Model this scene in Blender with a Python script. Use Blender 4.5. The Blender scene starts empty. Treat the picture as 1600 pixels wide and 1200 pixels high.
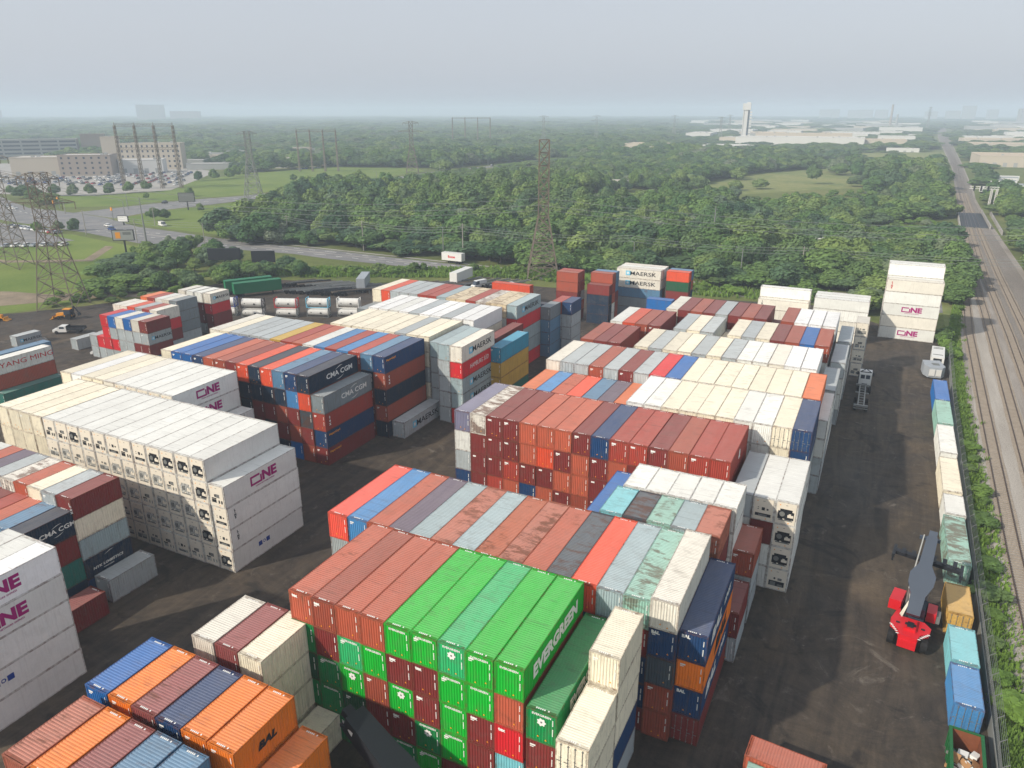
# Container yard beside a railway, seen from the air.
import bpy, bmesh, math, random
from mathutils import Vector, Matrix
from mathutils.bvhtree import BVHTree

R = math.radians
S = bpy.context.scene
C = S.collection
random.seed(7)

# ------------------------------------------------------------ camera, light
CAM_H = 52.6
cam_d = bpy.data.cameras.new('camera')
cam = bpy.data.objects.new('camera', cam_d)
C.objects.link(cam)
cam.location = (0, 0, CAM_H)
cam.rotation_euler = (R(90 - 20.2), 0, R(26.2))
cam_d.sensor_width = 36
cam_d.lens = 1160 / 1600 * 36
cam_d.clip_start = 1
cam_d.clip_end = 30000
S.camera = cam

SUN_EL, SUN_AZ = 33.0, 216.0          # compass style: 0 = +Y, 90 = +X
world = bpy.data.worlds.new('World')
S.world = world
world.use_nodes = True
wt = world.node_tree
bg = wt.nodes['Background']
sky = wt.nodes.new('ShaderNodeTexSky')
sky.sky_type = 'NISHITA'
sky.sun_disc = False
sky.sun_elevation = R(SUN_EL)
sky.sun_rotation = R(SUN_AZ)
sky.altitude = 100
sky.air_density = 1.2
sky.dust_density = 4.0
sky.ozone_density = 1.0
hsv = wt.nodes.new('ShaderNodeHueSaturation')       # thin smoke over the sky greys it
hsv.inputs['Saturation'].default_value = 0.55
wt.links.new(sky.outputs[0], hsv.inputs['Color'])
smoke = wt.nodes.new('ShaderNodeMixRGB')
smoke.inputs[0].default_value = 0.75
smoke.inputs[2].default_value = (3.6, 3.86, 4.34, 1)
wt.links.new(hsv.outputs[0], smoke.inputs[1])
wt.links.new(smoke.outputs[0], bg.inputs[0])
bg.inputs[1].default_value = 0.12

sun_d = bpy.data.lights.new('sun', 'SUN')
sun_d.energy = 3.1
sun_d.angle = R(1.2)
sun_d.color = (1.0, 0.91, 0.78)
sun = bpy.data.objects.new('sun', sun_d)
C.objects.link(sun)
sd = Vector((math.sin(R(SUN_AZ)) * math.cos(R(SUN_EL)), math.cos(R(SUN_AZ)) * math.cos(R(SUN_EL)), math.sin(R(SUN_EL))))
sun.rotation_euler = sd.to_track_quat('Z', 'Y').to_euler()
sun.location = (0, 0, 200)

S.view_settings.view_transform = 'Standard'
S.view_settings.look = 'None'
S.view_settings.exposure = 0.52
S.view_settings.gamma = 1
S.render.engine = 'CYCLES'
S.cycles.use_denoising = True
S.cycles.max_bounces = 6
S.cycles.diffuse_bounces = 3
S.cycles.transparent_max_bounces = 6
S.cycles.volume_bounces = 1


# ------------------------------------------------------------ helpers
def lin(c):
    def f(v):
        v /= 255.0
        return v / 12.92 if v <= 0.04045 else ((v + 0.055) / 1.055) ** 2.4
    return tuple(f(v) for v in c)


def tag(o, label=None, cat=None, group=None, kind=None):
    if label: o['label'] = label
    if cat: o['category'] = cat
    if group: o['group'] = group
    if kind: o['kind'] = kind
    return o


def empty(name, loc=(0, 0, 0), rz=0.0, parent=None):
    o = bpy.data.objects.new(name, None)
    o.empty_display_size = 0.3
    C.objects.link(o)
    o.location = loc
    o.rotation_euler = (0, 0, rz)
    o.parent = parent
    return o


def put(name, me, parent=None, loc=(0, 0, 0), rz=0.0, color=None):
    o = bpy.data.objects.new(name, me)
    C.objects.link(o)
    o.location = loc
    o.rotation_euler = (0, 0, rz)
    o.parent = parent
    if color: o.color = color
    return o


class MB:
    """collects polygons and turns them into one mesh"""
    def __init__(s):
        s.v = []; s.f = []; s.m = []; s.cur = 0

    def quad(s, *p):
        n = len(s.v); s.v += [tuple(q) for q in p]; s.f.append(tuple(range(n, n + len(p)))); s.m.append(s.cur)

    def box(s, x0, x1, y0, y1, z0, z1):
        n = len(s.v)
        s.v += [(x0, y0, z0), (x1, y0, z0), (x1, y1, z0), (x0, y1, z0), (x0, y0, z1), (x1, y0, z1), (x1, y1, z1), (x0, y1, z1)]
        for f in ((0, 3, 2, 1), (4, 5, 6, 7), (0, 1, 5, 4), (1, 2, 6, 5), (2, 3, 7, 6), (3, 0, 4, 7)):
            s.f.append(tuple(n + i for i in f)); s.m.append(s.cur)

    def bar(s, a, b, w, h=None):
        """square bar from a to b"""
        a, b = Vector(a), Vector(b); h = h or w
        d = b - a
        if d.length < 1e-6: return
        d.normalize()
        up = Vector((0, 0, 1)) if abs(d.z) < 0.95 else Vector((1, 0, 0))
        x = d.cross(up).normalized() * w / 2; y = x.normalized().cross(d) * h / 2
        n = len(s.v)
        for p in (a, b):
            for q in (-x - y, x - y, x + y, -x + y): s.v.append(tuple(p + q))
        for f in ((3, 2, 1, 0), (4, 5, 6, 7), (0, 1, 5, 4), (1, 2, 6, 5), (2, 3, 7, 6), (3, 0, 4, 7)):
            s.f.append(tuple(n + i for i in f)); s.m.append(s.cur)

    def tube(s, a, b, r0, r1=None, n=8, cap=True):
        a, b = Vector(a), Vector(b); r1 = r0 if r1 is None else r1
        d = (b - a).normalized()
        up = Vector((0, 0, 1)) if abs(d.z) < 0.95 else Vector((1, 0, 0))
        x = d.cross(up).normalized(); y = x.cross(d)
        k = len(s.v)
        for p, r in ((a, r0), (b, r1)):
            for i in range(n):
                t = 2 * math.pi * i / n
                s.v.append(tuple(p + x * math.cos(t) * r + y * math.sin(t) * r))
        for i in range(n):
            j = (i + 1) % n
            s.f.append((k + i, k + n + i, k + n + j, k + j)); s.m.append(s.cur)
        if cap:
            s.f.append(tuple(k + i for i in range(n))); s.m.append(s.cur)
            s.f.append(tuple(k + n + i for i in reversed(range(n)))); s.m.append(s.cur)

    def prism(s, pts, z0, z1):
        """pts: ccw polygon in xy"""
        n = len(s.v); k = len(pts)
        s.v += [(x, y, z0) for x, y in pts] + [(x, y, z1) for x, y in pts]
        s.f.append(tuple(n + i for i in reversed(range(k)))); s.m.append(s.cur)
        s.f.append(tuple(n + k + i for i in range(k))); s.m.append(s.cur)
        for i in range(k):
            j = (i + 1) % k
            s.f.append((n + i, n + j, n + k + j, n + k + i)); s.m.append(s.cur)

    def prof(s, pts, x0, x1):
        """pts: (y,z) outline swept along x"""
        n = len(s.v); k = len(pts)
        s.v += [(x0, y, z) for y, z in pts] + [(x1, y, z) for y, z in pts]
        s.f.append(tuple(n + i for i in range(k))); s.m.append(s.cur)
        s.f.append(tuple(n + k + i for i in reversed(range(k)))); s.m.append(s.cur)
        for i in range(k):
            j = (i + 1) % k
            s.f.append((n + i, n + k + i, n + k + j, n + j)); s.m.append(s.cur)

    def mesh(s, name, *mats, fix=True):
        me = bpy.data.meshes.new(name)
        me.from_pydata(s.v, [], s.f)
        for m in mats: me.materials.append(m)
        me.polygons.foreach_set('material_index', s.m)
        if fix:
            bm = bmesh.new(); bm.from_mesh(me)
            bmesh.ops.recalc_face_normals(bm, faces=bm.faces)
            bm.to_mesh(me); bm.free()
        me.update()
        return me


# ------------------------------------------------------------ materials
class N:
    """small node-tree writer"""
    def __init__(s, name):
        s.m = bpy.data.materials.new(name); s.m.use_nodes = True
        s.t = s.m.node_tree; s.b = s.t.nodes['Principled BSDF']

    def n(s, kind, **kw):
        k = s.t.nodes.new('ShaderNode' + kind)
        for a, b in kw.items():
            if a.startswith('i_'):
                a = a[2:]; a = int(a) if a.isdigit() else a.replace('_', ' ')
                k.inputs[a].default_value = b
            else: setattr(k, a, b)
        return k

    def l(s, a, b): s.t.links.new(a, b)

    def math(s, op, a, b=None, c=None, clamp=False):
        k = s.t.nodes.new('ShaderNodeMath'); k.operation = op; k.use_clamp = clamp
        for i, v in enumerate((a, b, c)):
            if v is None: continue
            if isinstance(v, (int, float)): k.inputs[i].default_value = v
            else: s.l(v, k.inputs[i])
        return k.outputs[0]

    def mix(s, f, a, b, mode='MIX'):
        k = s.t.nodes.new('ShaderNodeMixRGB'); k.blend_type = mode
        for i, v in enumerate((f, a, b)):
            if isinstance(v, (int, float)): k.inputs[i].default_value = v
            elif isinstance(v, tuple): k.inputs[i].default_value = (*v[:3], 1)
            else: s.l(v, k.inputs[i])
        return k.outputs[0]

    def ramp(s, fac, *stops):
        k = s.t.nodes.new('ShaderNodeValToRGB'); e = k.color_ramp.elements
        while len(e) < len(stops): e.new(0.5)
        for i, (p, c) in enumerate(stops):
            e[i].position = p; e[i].color = (*((c,) * 3 if isinstance(c, (int, float)) else c[:3]), 1)
        s.l(fac, k.inputs[0])
        return k.outputs[0]

    def noise(s, vec, scale, detail=3, rough=0.55, dist=0.0):
        k = s.n('TexNoise', i_Scale=scale, i_Detail=detail, i_Roughness=rough, i_Distortion=dist)
        if vec is not None: s.l(vec, k.inputs['Vector'])
        return k.outputs[0]

    def mapv(s, vec, scale=(1, 1, 1), loc=None):
        k = s.n('Mapping'); k.inputs['Scale'].default_value = scale
        s.l(vec, k.inputs['Vector'])
        if loc is not None: s.l(loc, k.inputs['Location'])
        return k.outputs[0]

    def out(s, col, rough=0.6, spec=0.3, metal=0.0, bump=None, bstr=0.3, bdist=0.05):
        for nm, v in (('Base Color', col), ('Roughness', rough), ('Specular IOR Level', spec), ('Metallic', metal)):
            if isinstance(v, (int, float)): s.b.inputs[nm].default_value = v
            elif isinstance(v, tuple): s.b.inputs[nm].default_value = (*v[:3], 1)
            else: s.l(v, s.b.inputs[nm])
        if bump is not None:
            k = s.n('Bump'); k.inputs['Strength'].default_value = bstr; k.inputs['Distance'].default_value = bdist
            s.l(bump, k.inputs['Height']); s.l(k.outputs[0], s.b.inputs['Normal'])
        return s.m


def plain(name, rgb, rough=0.6, var=0.15, scale=3.0, metal=0.0, spec=0.3):
    """a painted or bare surface with slight wear"""
    k = N(name); tc = k.n('TexCoord'); oi = k.n('ObjectInfo')
    v = k.mapv(tc.outputs['Object'], loc=oi.outputs['Location'])
    n1 = k.noise(v, scale, 5, 0.65)
    c = lin(rgb)
    col = k.mix(n1, tuple(x * (1 - var) for x in c), tuple(min(1, x * (1 + var)) for x in c))
    return k.out(col, rough, spec, metal)


def paint(name, attr=False, smooth=False):
    """sea-worn container paint; its colour and its rust come from the object (or, in the far stacks, from the mesh)"""
    k = N(name); tc = k.n('TexCoord'); oi = k.n('ObjectInfo'); geo = k.n('NewGeometry')
    if attr:
        a = k.n('Attribute', attribute_name='paint')
        base, rust = a.outputs['Color'], a.outputs['Alpha']
        v0 = tc.outputs['Object']
        rnd = k.noise(k.mapv(v0, (0.4, 0.08, 0.4)), 1.0, 0)
    else:
        base, rust = oi.outputs['Color'], oi.outputs['Alpha']
        rnd = oi.outputs['Random']
        off = k.n('CombineXYZ')
        k.l(k.math('MULTIPLY', rnd, 91.0), off.inputs[0]); k.l(k.math('MULTIPLY', rnd, 57.0), off.inputs[1]); k.l(k.math('MULTIPLY', rnd, 23.0), off.inputs[2])
        v0 = k.mapv(tc.outputs['Object'], loc=off.outputs[0])
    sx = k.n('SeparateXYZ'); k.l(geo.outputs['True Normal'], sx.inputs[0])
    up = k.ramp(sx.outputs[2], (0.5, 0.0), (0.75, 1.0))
    # tone shifts panel to panel
    big = k.noise(k.mapv(v0, (0.5, 0.25, 0.5)), 1.0, 3, 0.6)
    fine = k.noise(v0, 5.0, 4, 0.7)
    tone = k.math('ADD', k.math('MULTIPLY', big, 0.30), k.math('MULTIPLY', fine, 0.16))
    tone = k.math('ADD', tone, 0.82)
    tone = k.math('ADD', tone, k.math('MULTIPLY', k.math('SUBTRACT', rnd, 0.5), 0.10))
    cm = k.n('CombineXYZ'); [k.l(tone, cm.inputs[i]) for i in range(3)]
    col = k.mix(1.0, base, cm.outputs[0], 'MULTIPLY')
    # roofs chalk out in the weather
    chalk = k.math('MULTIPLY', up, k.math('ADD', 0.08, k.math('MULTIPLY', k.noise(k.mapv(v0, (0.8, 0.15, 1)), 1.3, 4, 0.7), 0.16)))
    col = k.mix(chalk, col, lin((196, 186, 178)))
    # grime running down the sides, dust lying on roofs
    run = k.noise(k.mapv(v0, (3.2, 3.2, 0.25)), 1.6, 3, 0.6)
    run = k.ramp(run, (0.52, 0.0), (0.80, 0.45 if not smooth else 0.16))
    run = k.math('MULTIPLY', run, k.math('SUBTRACT', 1.0, up))
    col = k.mix(run, col, lin((92, 80, 66)))
    # soot and dirt lying across the top, thin dark lines at seams and dents
    dirt = k.noise(k.mapv(v0, (0.5, 0.9, 0.6)), 1.2, 6, 0.72, 0.6)
    dirt = k.math('MULTIPLY', k.ramp(dirt, (0.50, 0.0), (0.74, 0.55)), k.math('MULTIPLY', k.math('ADD', 0.25, k.math('MULTIPLY', rnd, 0.75)), 0.3 if smooth else 0.8))
    col = k.mix(dirt, col, lin((104, 96, 86)))
    seam = k.noise(k.mapv(v0, (0.3, 5.0, 0.3)), 1.0, 2)
    col = k.mix(k.math('MULTIPLY', up, k.ramp(seam, (0.62, 0.0), (0.70, 0.28))), col, lin((70, 64, 60)))
    # scrapes and rust
    rn = k.math('ADD', k.math('MULTIPLY', k.noise(k.mapv(v0, (0.45, 1.1, 0.9)), 1.0, 8, 0.74, 0.3), 0.72), k.math('MULTIPLY', k.noise(k.mapv(v0, (0.3, 0.12, 0.3)), 1.0, 2), 0.28))
    th = k.math('SUBTRACT', 0.735, k.math('MULTIPLY', rust, 0.36))
    rm = k.math('MULTIPLY', k.math('SUBTRACT', rn, th), 14.0, clamp=True)
    rm = k.math('MULTIPLY', rm, k.math('ADD', 0.2, k.math('MULTIPLY', rust, 0.7), clamp=True))
    rcol = k.mix(fine, lin((58, 48, 42)), lin((122, 74, 48)))
    col = k.mix(rm, col, rcol)
    rough = k.math('ADD', 0.42, k.math('MULTIPLY', fine, 0.35))
    return k.out(col, rough, 0.25)


M = {}
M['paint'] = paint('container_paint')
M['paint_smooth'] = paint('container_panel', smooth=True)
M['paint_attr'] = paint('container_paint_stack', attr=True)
M['frame'] = None


def frame_mat(name, attr=False):
    k = N(name); tc = k.n('TexCoord'); oi = k.n('ObjectInfo')
    v = k.mapv(tc.outputs['Object'], loc=oi.outputs['Location'])
    if attr:
        base = k.n('Attribute', attribute_name='paint').outputs['Color']
    else: base = oi.outputs['Color']
    n1 = k.noise(v, 2.2, 6, 0.75)
    f = k.ramp(n1, (0.42, 0.06), (0.68, 0.85))
    fine = k.noise(v, 9.0, 3)
    col = k.mix(f, k.mix(1.0, base, (0.86, 0.86, 0.86), 'MULTIPLY'), k.mix(fine, lin((70, 52, 42)), lin((120, 78, 54))))
    return k.out(col, 0.6, 0.25)


M['frame'] = frame_mat('container_frame')
M['frame_attr'] = frame_mat('container_frame_stack', True)
M['white_mark'] = plain('white_marking', (225, 225, 220), 0.6, 0.08)
M['black_mark'] = plain('black_marking', (28, 32, 38), 0.6, 0.1)
M['magenta_mark'] = plain('magenta_marking', (158, 24, 110), 0.6, 0.06)
M['red_mark'] = plain('red_marking', (190, 40, 45), 0.6, 0.06)
M['navy_mark'] = plain('navy_marking', (30, 60, 140), 0.6, 0.06)
M['sky_mark'] = plain('light_blue_marking', (110, 190, 220), 0.6, 0.06)
M['orange_mark'] = plain('orange_marking', (230, 150, 30), 0.6, 0.06)
M['steel'] = plain('galvanised_steel', (140, 142, 140), 0.45, 0.15, 6, 0.5)
M['dark'] = plain('dark_machinery', (34, 37, 42), 0.5, 0.2, 6)
M['black'] = plain('black_rubber', (26, 26, 27), 0.8, 0.2, 8)
M['cream_panel'] = plain('cream_machinery_panel', (216, 208, 192), 0.5, 0.08)
M['grey_panel'] = plain('grey_machinery_panel', (110, 112, 110), 0.5, 0.2, 8)
# ------------------------------------------------------------ container kit
W2 = 1.219
ML = {}


def corr(mb, ax, u0, u1, face, depth, per, w0, w1, seg=(0.25, 0.25, 0.25, 0.25)):
    """trapezoid sheet; ribs follow w (w0..w1), profile runs along u. ax: which plane"""
    n = max(1, round((u1 - u0) / per)); p = (u1 - u0) / n
    us = []; u = u0
    for i in range(n):
        for d, s in zip((0, 0, 1, 1), seg):
            us.append((u, d)); u += s * p
    us.append((u1, 0))
    def P(u, d, w):
        off = face - d * depth * (1 if face > 0 else -1)
        if ax == 'side': return (off, u, w)
        if ax == 'roof': return (w, u, face - d * depth)
        return (u, off, w)
    k = len(mb.v)
    for u, d in us:
        mb.v.append(P(u, d, w0)); mb.v.append(P(u, d, w1))
    for i in range(len(us) - 1):
        a = k + 2 * i
        mb.f.append((a, a + 2, a + 3, a + 1)); mb.m.append(mb.cur)


def make_body(L, H, kind, lod=0):
    key = ('body', L, H, kind, lod)
    if key in ML: return ML[key]
    mb = MB(); y = L / 2
    smooth = kind == 'reefer'
    z0, z1 = 0.14, H - 0.06
    if smooth:
        for s in (-1, 1):
            corr(mb, 'side', -y + 0.1, y - 0.1, s * (W2 - 0.012), 0.008, 0.62, z0, z1, (0.82, 0.06, 0.06, 0.06))
            corr(mb, 'end', -W2 + 0.1, W2 - 0.1, s * (y - 0.04), 0.02, 0.6, z0, z1, (0.8, 0.05, 0.1, 0.05))
        corr(mb, 'roof', -y + 0.1, y - 0.1, H - 0.012, 0.010, 1.0, -W2 + 0.05, W2 - 0.05, (0.9, 0.03, 0.04, 0.03))
    else:
        for s in (-1, 1):
            corr(mb, 'side', -y + 0.12, y - 0.12, s * (W2 - 0.012), 0.036, 0.278, z0, z1)
            corr(mb, 'end', -W2 + 0.12, W2 - 0.12, s * (y - 0.03), 0.045, 0.25, z0, z1)
        corr(mb, 'roof', -y + 0.2, y - 0.2, H - 0.010, 0.022, 0.24, -W2 + 0.06, W2 - 0.06, (0.4, 0.15, 0.3, 0.15))
    mb.quad((-W2 + 0.02, -y + 0.02, 0.13), (-W2 + 0.02, y - 0.02, 0.13), (W2 - 0.02, y - 0.02, 0.13), (W2 - 0.02, -y + 0.02, 0.13))
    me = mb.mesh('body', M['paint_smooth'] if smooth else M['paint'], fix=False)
    ML[key] = me
    return me


def make_frame(L, H):
    key = ('frame', L, H)
    if key in ML: return ML[key]
    mb = MB(); y = L / 2
    for sx in (-1, 1):
        mb.box(*sorted((sx * (W2 - 0.075), sx * W2)), -y + 0.17, y - 0.17, 0.004, 0.15)          # bottom side rail
        mb.box(*sorted((sx * (W2 - 0.07), sx * W2)), -y + 0.17, y - 0.17, H - 0.085, H - 0.004)     # top side rail
        for sy in (-1, 1):
            xa, xb = sorted((sx * (W2 - 0.13), sx * (W2 - 0.003))); ya, yb = sorted((sy * (y - 0.11), sy * (y - 0.003)))
            mb.box(xa, xb, ya, yb, 0.118, H - 0.118)                                                # corner post
            xa, xb = sorted((sx * (W2 - 0.162), sx * W2)); ya, yb = sorted((sy * (y - 0.178), sy * y))
            mb.box(xa, xb, ya, yb, 0, 0.118); mb.box(xa, xb, ya, yb, H - 0.118, H)                   # castings
    for sy in (-1, 1):
        ya, yb = sorted((sy * (y - 0.09), sy * (y - 0.006)))
        mb.box(-W2 + 0.16, W2 - 0.16, ya, yb, 0.006, 0.15)
        mb.box(-W2 + 0.16, W2 - 0.16, ya, yb, H - 0.12, H - 0.006)
        ya, yb = sorted((sy * (y - 0.34), sy * (y - 0.14)))
        mb.box(-W2 + 0.165, W2 - 0.165, ya, yb, H - 0.03, H - 0.007)                                 # roof end plate
    me = mb.mesh('frame', M['frame'])
    ML[key] = me
    return me


def make_door(H):
    """one leaf of the south-facing door, hinge on the left; origin at the sill centre"""
    key = ('door', H)
    if key in ML: return ML[key]
    mb = MB(); w = W2 - 0.13
    z0, z1 = 0.16, H - 0.13
    mb.box(0.006, w, -0.02, 0.03, z0, z1)
    nb = 5
    for i in range(nb):
        a = z0 + 0.08 + (z1 - z0 - 0.1) * i / nb; b = a + (z1 - z0) / nb - 0.14
        mb.box(0.08, w - 0.06, -0.045, -0.021, a, b)
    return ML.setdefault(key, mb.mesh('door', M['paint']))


def make_lock(H):
    key = ('lock', H)
    if key in ML: return ML[key]
    mb = MB()
    for x in (0.26, 0.80):
        mb.tube((x, -0.075, 0.1), (x, -0.075, H - 0.08), 0.022, n=6)
        for z in (0.2, 0.9, 1.5, H - 0.25): mb.box(x - 0.06, x + 0.06, -0.09, -0.046, z, z + 0.07)
        mb.box(x - 0.02, x + 0.3, -0.1, -0.07, 1.2, 1.25)
    return ML.setdefault(key, mb.mesh('lock_bars', M['steel']))


def make_unit(v, H):
    """refrigeration machinery filling the south end; origin at sill centre, outward is -Y"""
    key = ('unit', v, H)
    if key in ML: return ML[key]
    mb = MB()
    t = H - 0.13
    mb.cur = 0
    mb.box(-1.03, 1.03, -0.02, 0.02, t - 0.75, t)                     # upper evaporator panel
    mb.box(-1.03, -0.86, -0.02, 0.02, 0.16, t - 0.75); mb.box(0.86, 1.03, -0.02, 0.02, 0.16, t - 0.75)
    mb.box(-0.86, 0.86, -0.02, 0.02, 0.16, 0.55)
    if v == 0:      # big dark rounded opening with a white coil end
        mb.cur = 1; mb.box(-0.86, 0.86, 0.03, 0.05, 0.55, t - 0.75)
        mb.cur = 0
        for a, b, c, d in ((-0.86, -0.6, 0.55, 0.72), (0.6, 0.86, 0.55, 0.72), (-0.86, -0.66, 1.75, t - 0.75), (0.66, 0.86, 1.75, t - 0.75)): mb.box(a, b, -0.02, 0.029, c, d)
        mb.box(0.18, 0.8, -0.05, 0.02, 1.05, 1.35); mb.box(0.3, 0.55, -0.06, 0.0, 1.35, 1.5); mb.box(-0.3, -0.1, -0.04, 0.02, 0.62, 0.8)
        mb.cur = 2; mb.tube((-0.4, 0.029, 1.35), (-0.4, -0.03, 1.35), 0.30, n=12); mb.box(-0.75, 0.75, -0.05, 0.02, 0.58, 0.70)
    elif v == 1:    # pale panels with a small dark window and a long grille below
        mb.cur = 0; mb.box(-0.86, 0.86, -0.015, 0.02, 0.95, t - 0.75)
        mb.cur = 1; mb.box(-0.18, 0.16, -0.035, -0.016, 1.35, 1.72); mb.box(-0.86, 0.86, 0.03, 0.05, 0.55, 0.95); mb.box(0.36, 0.56, -0.035, -0.016, 1.42, 1.62)
        mb.box(-0.62, -0.5, -0.035, -0.016, 1.62, 1.70); mb.box(-0.62, -0.5, -0.035, -0.016, 1.40, 1.48)
        mb.cur = 2; mb.box(-0.5, 0.45, -0.04, 0.02, 0.62, 0.80)
    elif v == 2:    # mid grille and twin lower openings
        mb.cur = 0; mb.box(-0.86, 0.86, -0.015, 0.02, 1.0, t - 0.75)
        mb.cur = 2; mb.box(-0.12, 0.42, -0.035, -0.016, 1.3, 1.75)
        mb.cur = 1; mb.box(-0.36, -0.16, -0.035, -0.016, 1.35, 1.7)
        mb.box(-0.8, -0.1, -0.035, -0.016, 1.05, 1.2)
        mb.cur = 1; mb.box(-0.86, 0.86, 0.03, 0.05, 0.55, 1.0)
        mb.cur = 0; mb.box(-0.1, 0.2, -0.03, 0.02, 0.55, 1.0); mb.box(0.45, 0.6, -0.03, 0.02, 0.55, 1.0)
    else:           # plain service side, condenser low
        mb.cur = 0; mb.box(-0.86, 0.86, -0.015, 0.02, 1.25, t - 0.75)
        mb.cur = 1; mb.box(-0.86, 0.86, 0.03, 0.05, 0.55, 1.25); mb.tube((-0.25, -0.016, 1.6), (-0.25, -0.04, 1.6), 0.12, n=10)
        mb.cur = 2; mb.box(0.1, 0.55, -0.04, -0.016, 1.4, 1.7); mb.box(-0.7, -0.1, -0.05, 0.02, 0.6, 1.1); mb.box(0.1, 0.7, -0.05, 0.02, 0.65, 0.85)
    # marks and handles
    mb.cur = 1; mb.box(-0.1, 0.12, -0.035, -0.021, t - 0.28, t - 0.24)
    mb.cur = 3; mb.box(-0.75, -0.63, -0.035, -0.021, t - 0.35, t - 0.24); mb.box(0.3, 0.42, -0.035, -0.021, 0.25, 0.37)
    return ML.setdefault(key, mb.mesh('refrigeration_unit', M['cream_panel'], M['dark'], M['grey_panel'], M['orange_mark']))


def make_text(s, h, mat, bold=0.02, shear=0.0, squeeze=1.0):
    """lettering, centred, standing in the XZ plane and read from -Y"""
    key = ('text', s, h, mat, bold, shear, squeeze)
    if key in ML: return ML[key]
    cu = bpy.data.curves.new('lettering', 'FONT')
    cu.body = s; cu.align_x = 'CENTER'; cu.align_y = 'CENTER'; cu.size = 1.0
    cu.offset = bold; cu.extrude = 0.004; cu.shear = shear; cu.resolution_u = 2; cu.space_line = 0.8
    o = bpy.data.objects.new('lettering', cu)
    C.objects.link(o)
    dg = bpy.context.evaluated_depsgraph_get()
    me = bpy.data.meshes.new_from_object(o.evaluated_get(dg))
    bpy.data.objects.remove(o); bpy.data.curves.remove(cu)
    k = h / 0.72
    me.transform(Matrix.Rotation(R(90), 4, 'X') @ Matrix.Diagonal((k * squeeze, k, 1, 1)))
    me.materials.clear(); me.materials.append(M[mat])
    me.name = 'lettering'
    ML[key] = me
    return me


def star_square():
    """seven-point white star on a light blue square"""
    if 'star' in ML: return ML['star']
    mb = MB(); mb.box(-0.62, 0.62, -0.004, 0.0, -0.62, 0.62)
    mb.cur = 1; pts = []
    for i in range(14):
        r = 0.5 if i % 2 == 0 else 0.22; t = math.pi / 2 + i * math.pi / 7
        pts.append((r * math.cos(t), -0.008, r * math.sin(t)))
    mb.quad(*pts)
    ML['star'] = mb.mesh('star_emblem', M['sky_mark'], M['white_mark'])
    return ML['star']


def flower():
    """round white petalled emblem"""
    if 'flower' in ML: return ML['flower']
    mb = MB(); pts = []
    for i in range(32):
        t = 2 * math.pi * i / 32; r = 0.33 + 0.05 * math.cos(7 * t)
        pts.append((r * math.cos(t), -0.006, r * math.sin(t)))
    mb.quad(*pts); mb.cur = 1
    mb.quad(*[(0.09 * math.cos(i * math.pi / 4), -0.012, 0.09 * math.sin(i * math.pi / 4)) for i in range(8)])
    ML['flower'] = mb.mesh('flower_emblem', M['white_mark'], M['grey_panel'])
    return ML['flower']


def id_marks(H, v):
    """white running number down the right edge of the end wall, small plates near the bottom"""
    key = ('ids', H, v)
    if key in ML: return ML[key]
    mb = MB(); rnd = random.Random(v)
    z = H - 0.45
    for i in range(11):
        h = 0.10
        if i not in (4, 5): mb.box(0.86, 0.94, -0.012, 0, z - h, z)
        z -= 0.135
    mb.cur = 1
    for i in range(2 if v else 1):
        a = rnd.uniform(-0.4, 0.6); b = rnd.uniform(0.25, 0.55)
        mb.quad((a - 0.09, -0.012, b), (a + 0.09, -0.012, b), (a, -0.012, b + 0.16))
    if v == 2:
        mb.cur = 0; mb.box(-0.9, -0.45, -0.012, 0, H - 0.55, H - 0.42); mb.box(-0.9, -0.6, -0.012, 0, H - 0.7, H - 0.62)
    return ML.setdefault(key, mb.mesh('id_marking', M['white_mark'], M['orange_mark']))


def roof_mark(L, H):
    key = ('roofid', L, H)
    if key in ML: return ML[key]
    mb = MB()
    for s in (-1, 1):
        for i in range(7):
            if i == 5: continue
            x = -0.55 + i * 0.16
            mb.box(x, x + 0.11, s * (L / 2 - 0.30) - 0.06, s * (L / 2 - 0.30) + 0.07, H - 0.006, H - 0.003)
    return ML.setdefault(key, mb.mesh('roof_number', M['white_mark']))


def swoosh():
    if 'swoosh' in ML: return ML['swoosh']
    mb = MB()
    for sg in (1, -1):
        P = []
        for i in range(13):
            t = i / 12; x = sg * (-1.0 + 1.9 * t); z = sg * (0.62 + 0.42 * math.sin(t * math.pi * 0.62)); P.append((x, z, 0.015 + 0.09 * math.sin(math.pi * t)))
        for i in range(12):
            a, b = P[i], P[i + 1]
            mb.quad((a[0], -0.006, a[1] - a[2] / 2), (b[0], -0.006, b[1] - b[2] / 2), (b[0], -0.006, b[1] + b[2] / 2), (a[0], -0.006, a[1] + a[2] / 2))
    ML['swoosh'] = mb.mesh('swoosh_emblem', M['white_mark'])
    return ML['swoosh']


def one_frame():
    """the square O of the big magenta lettering"""
    return None


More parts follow.
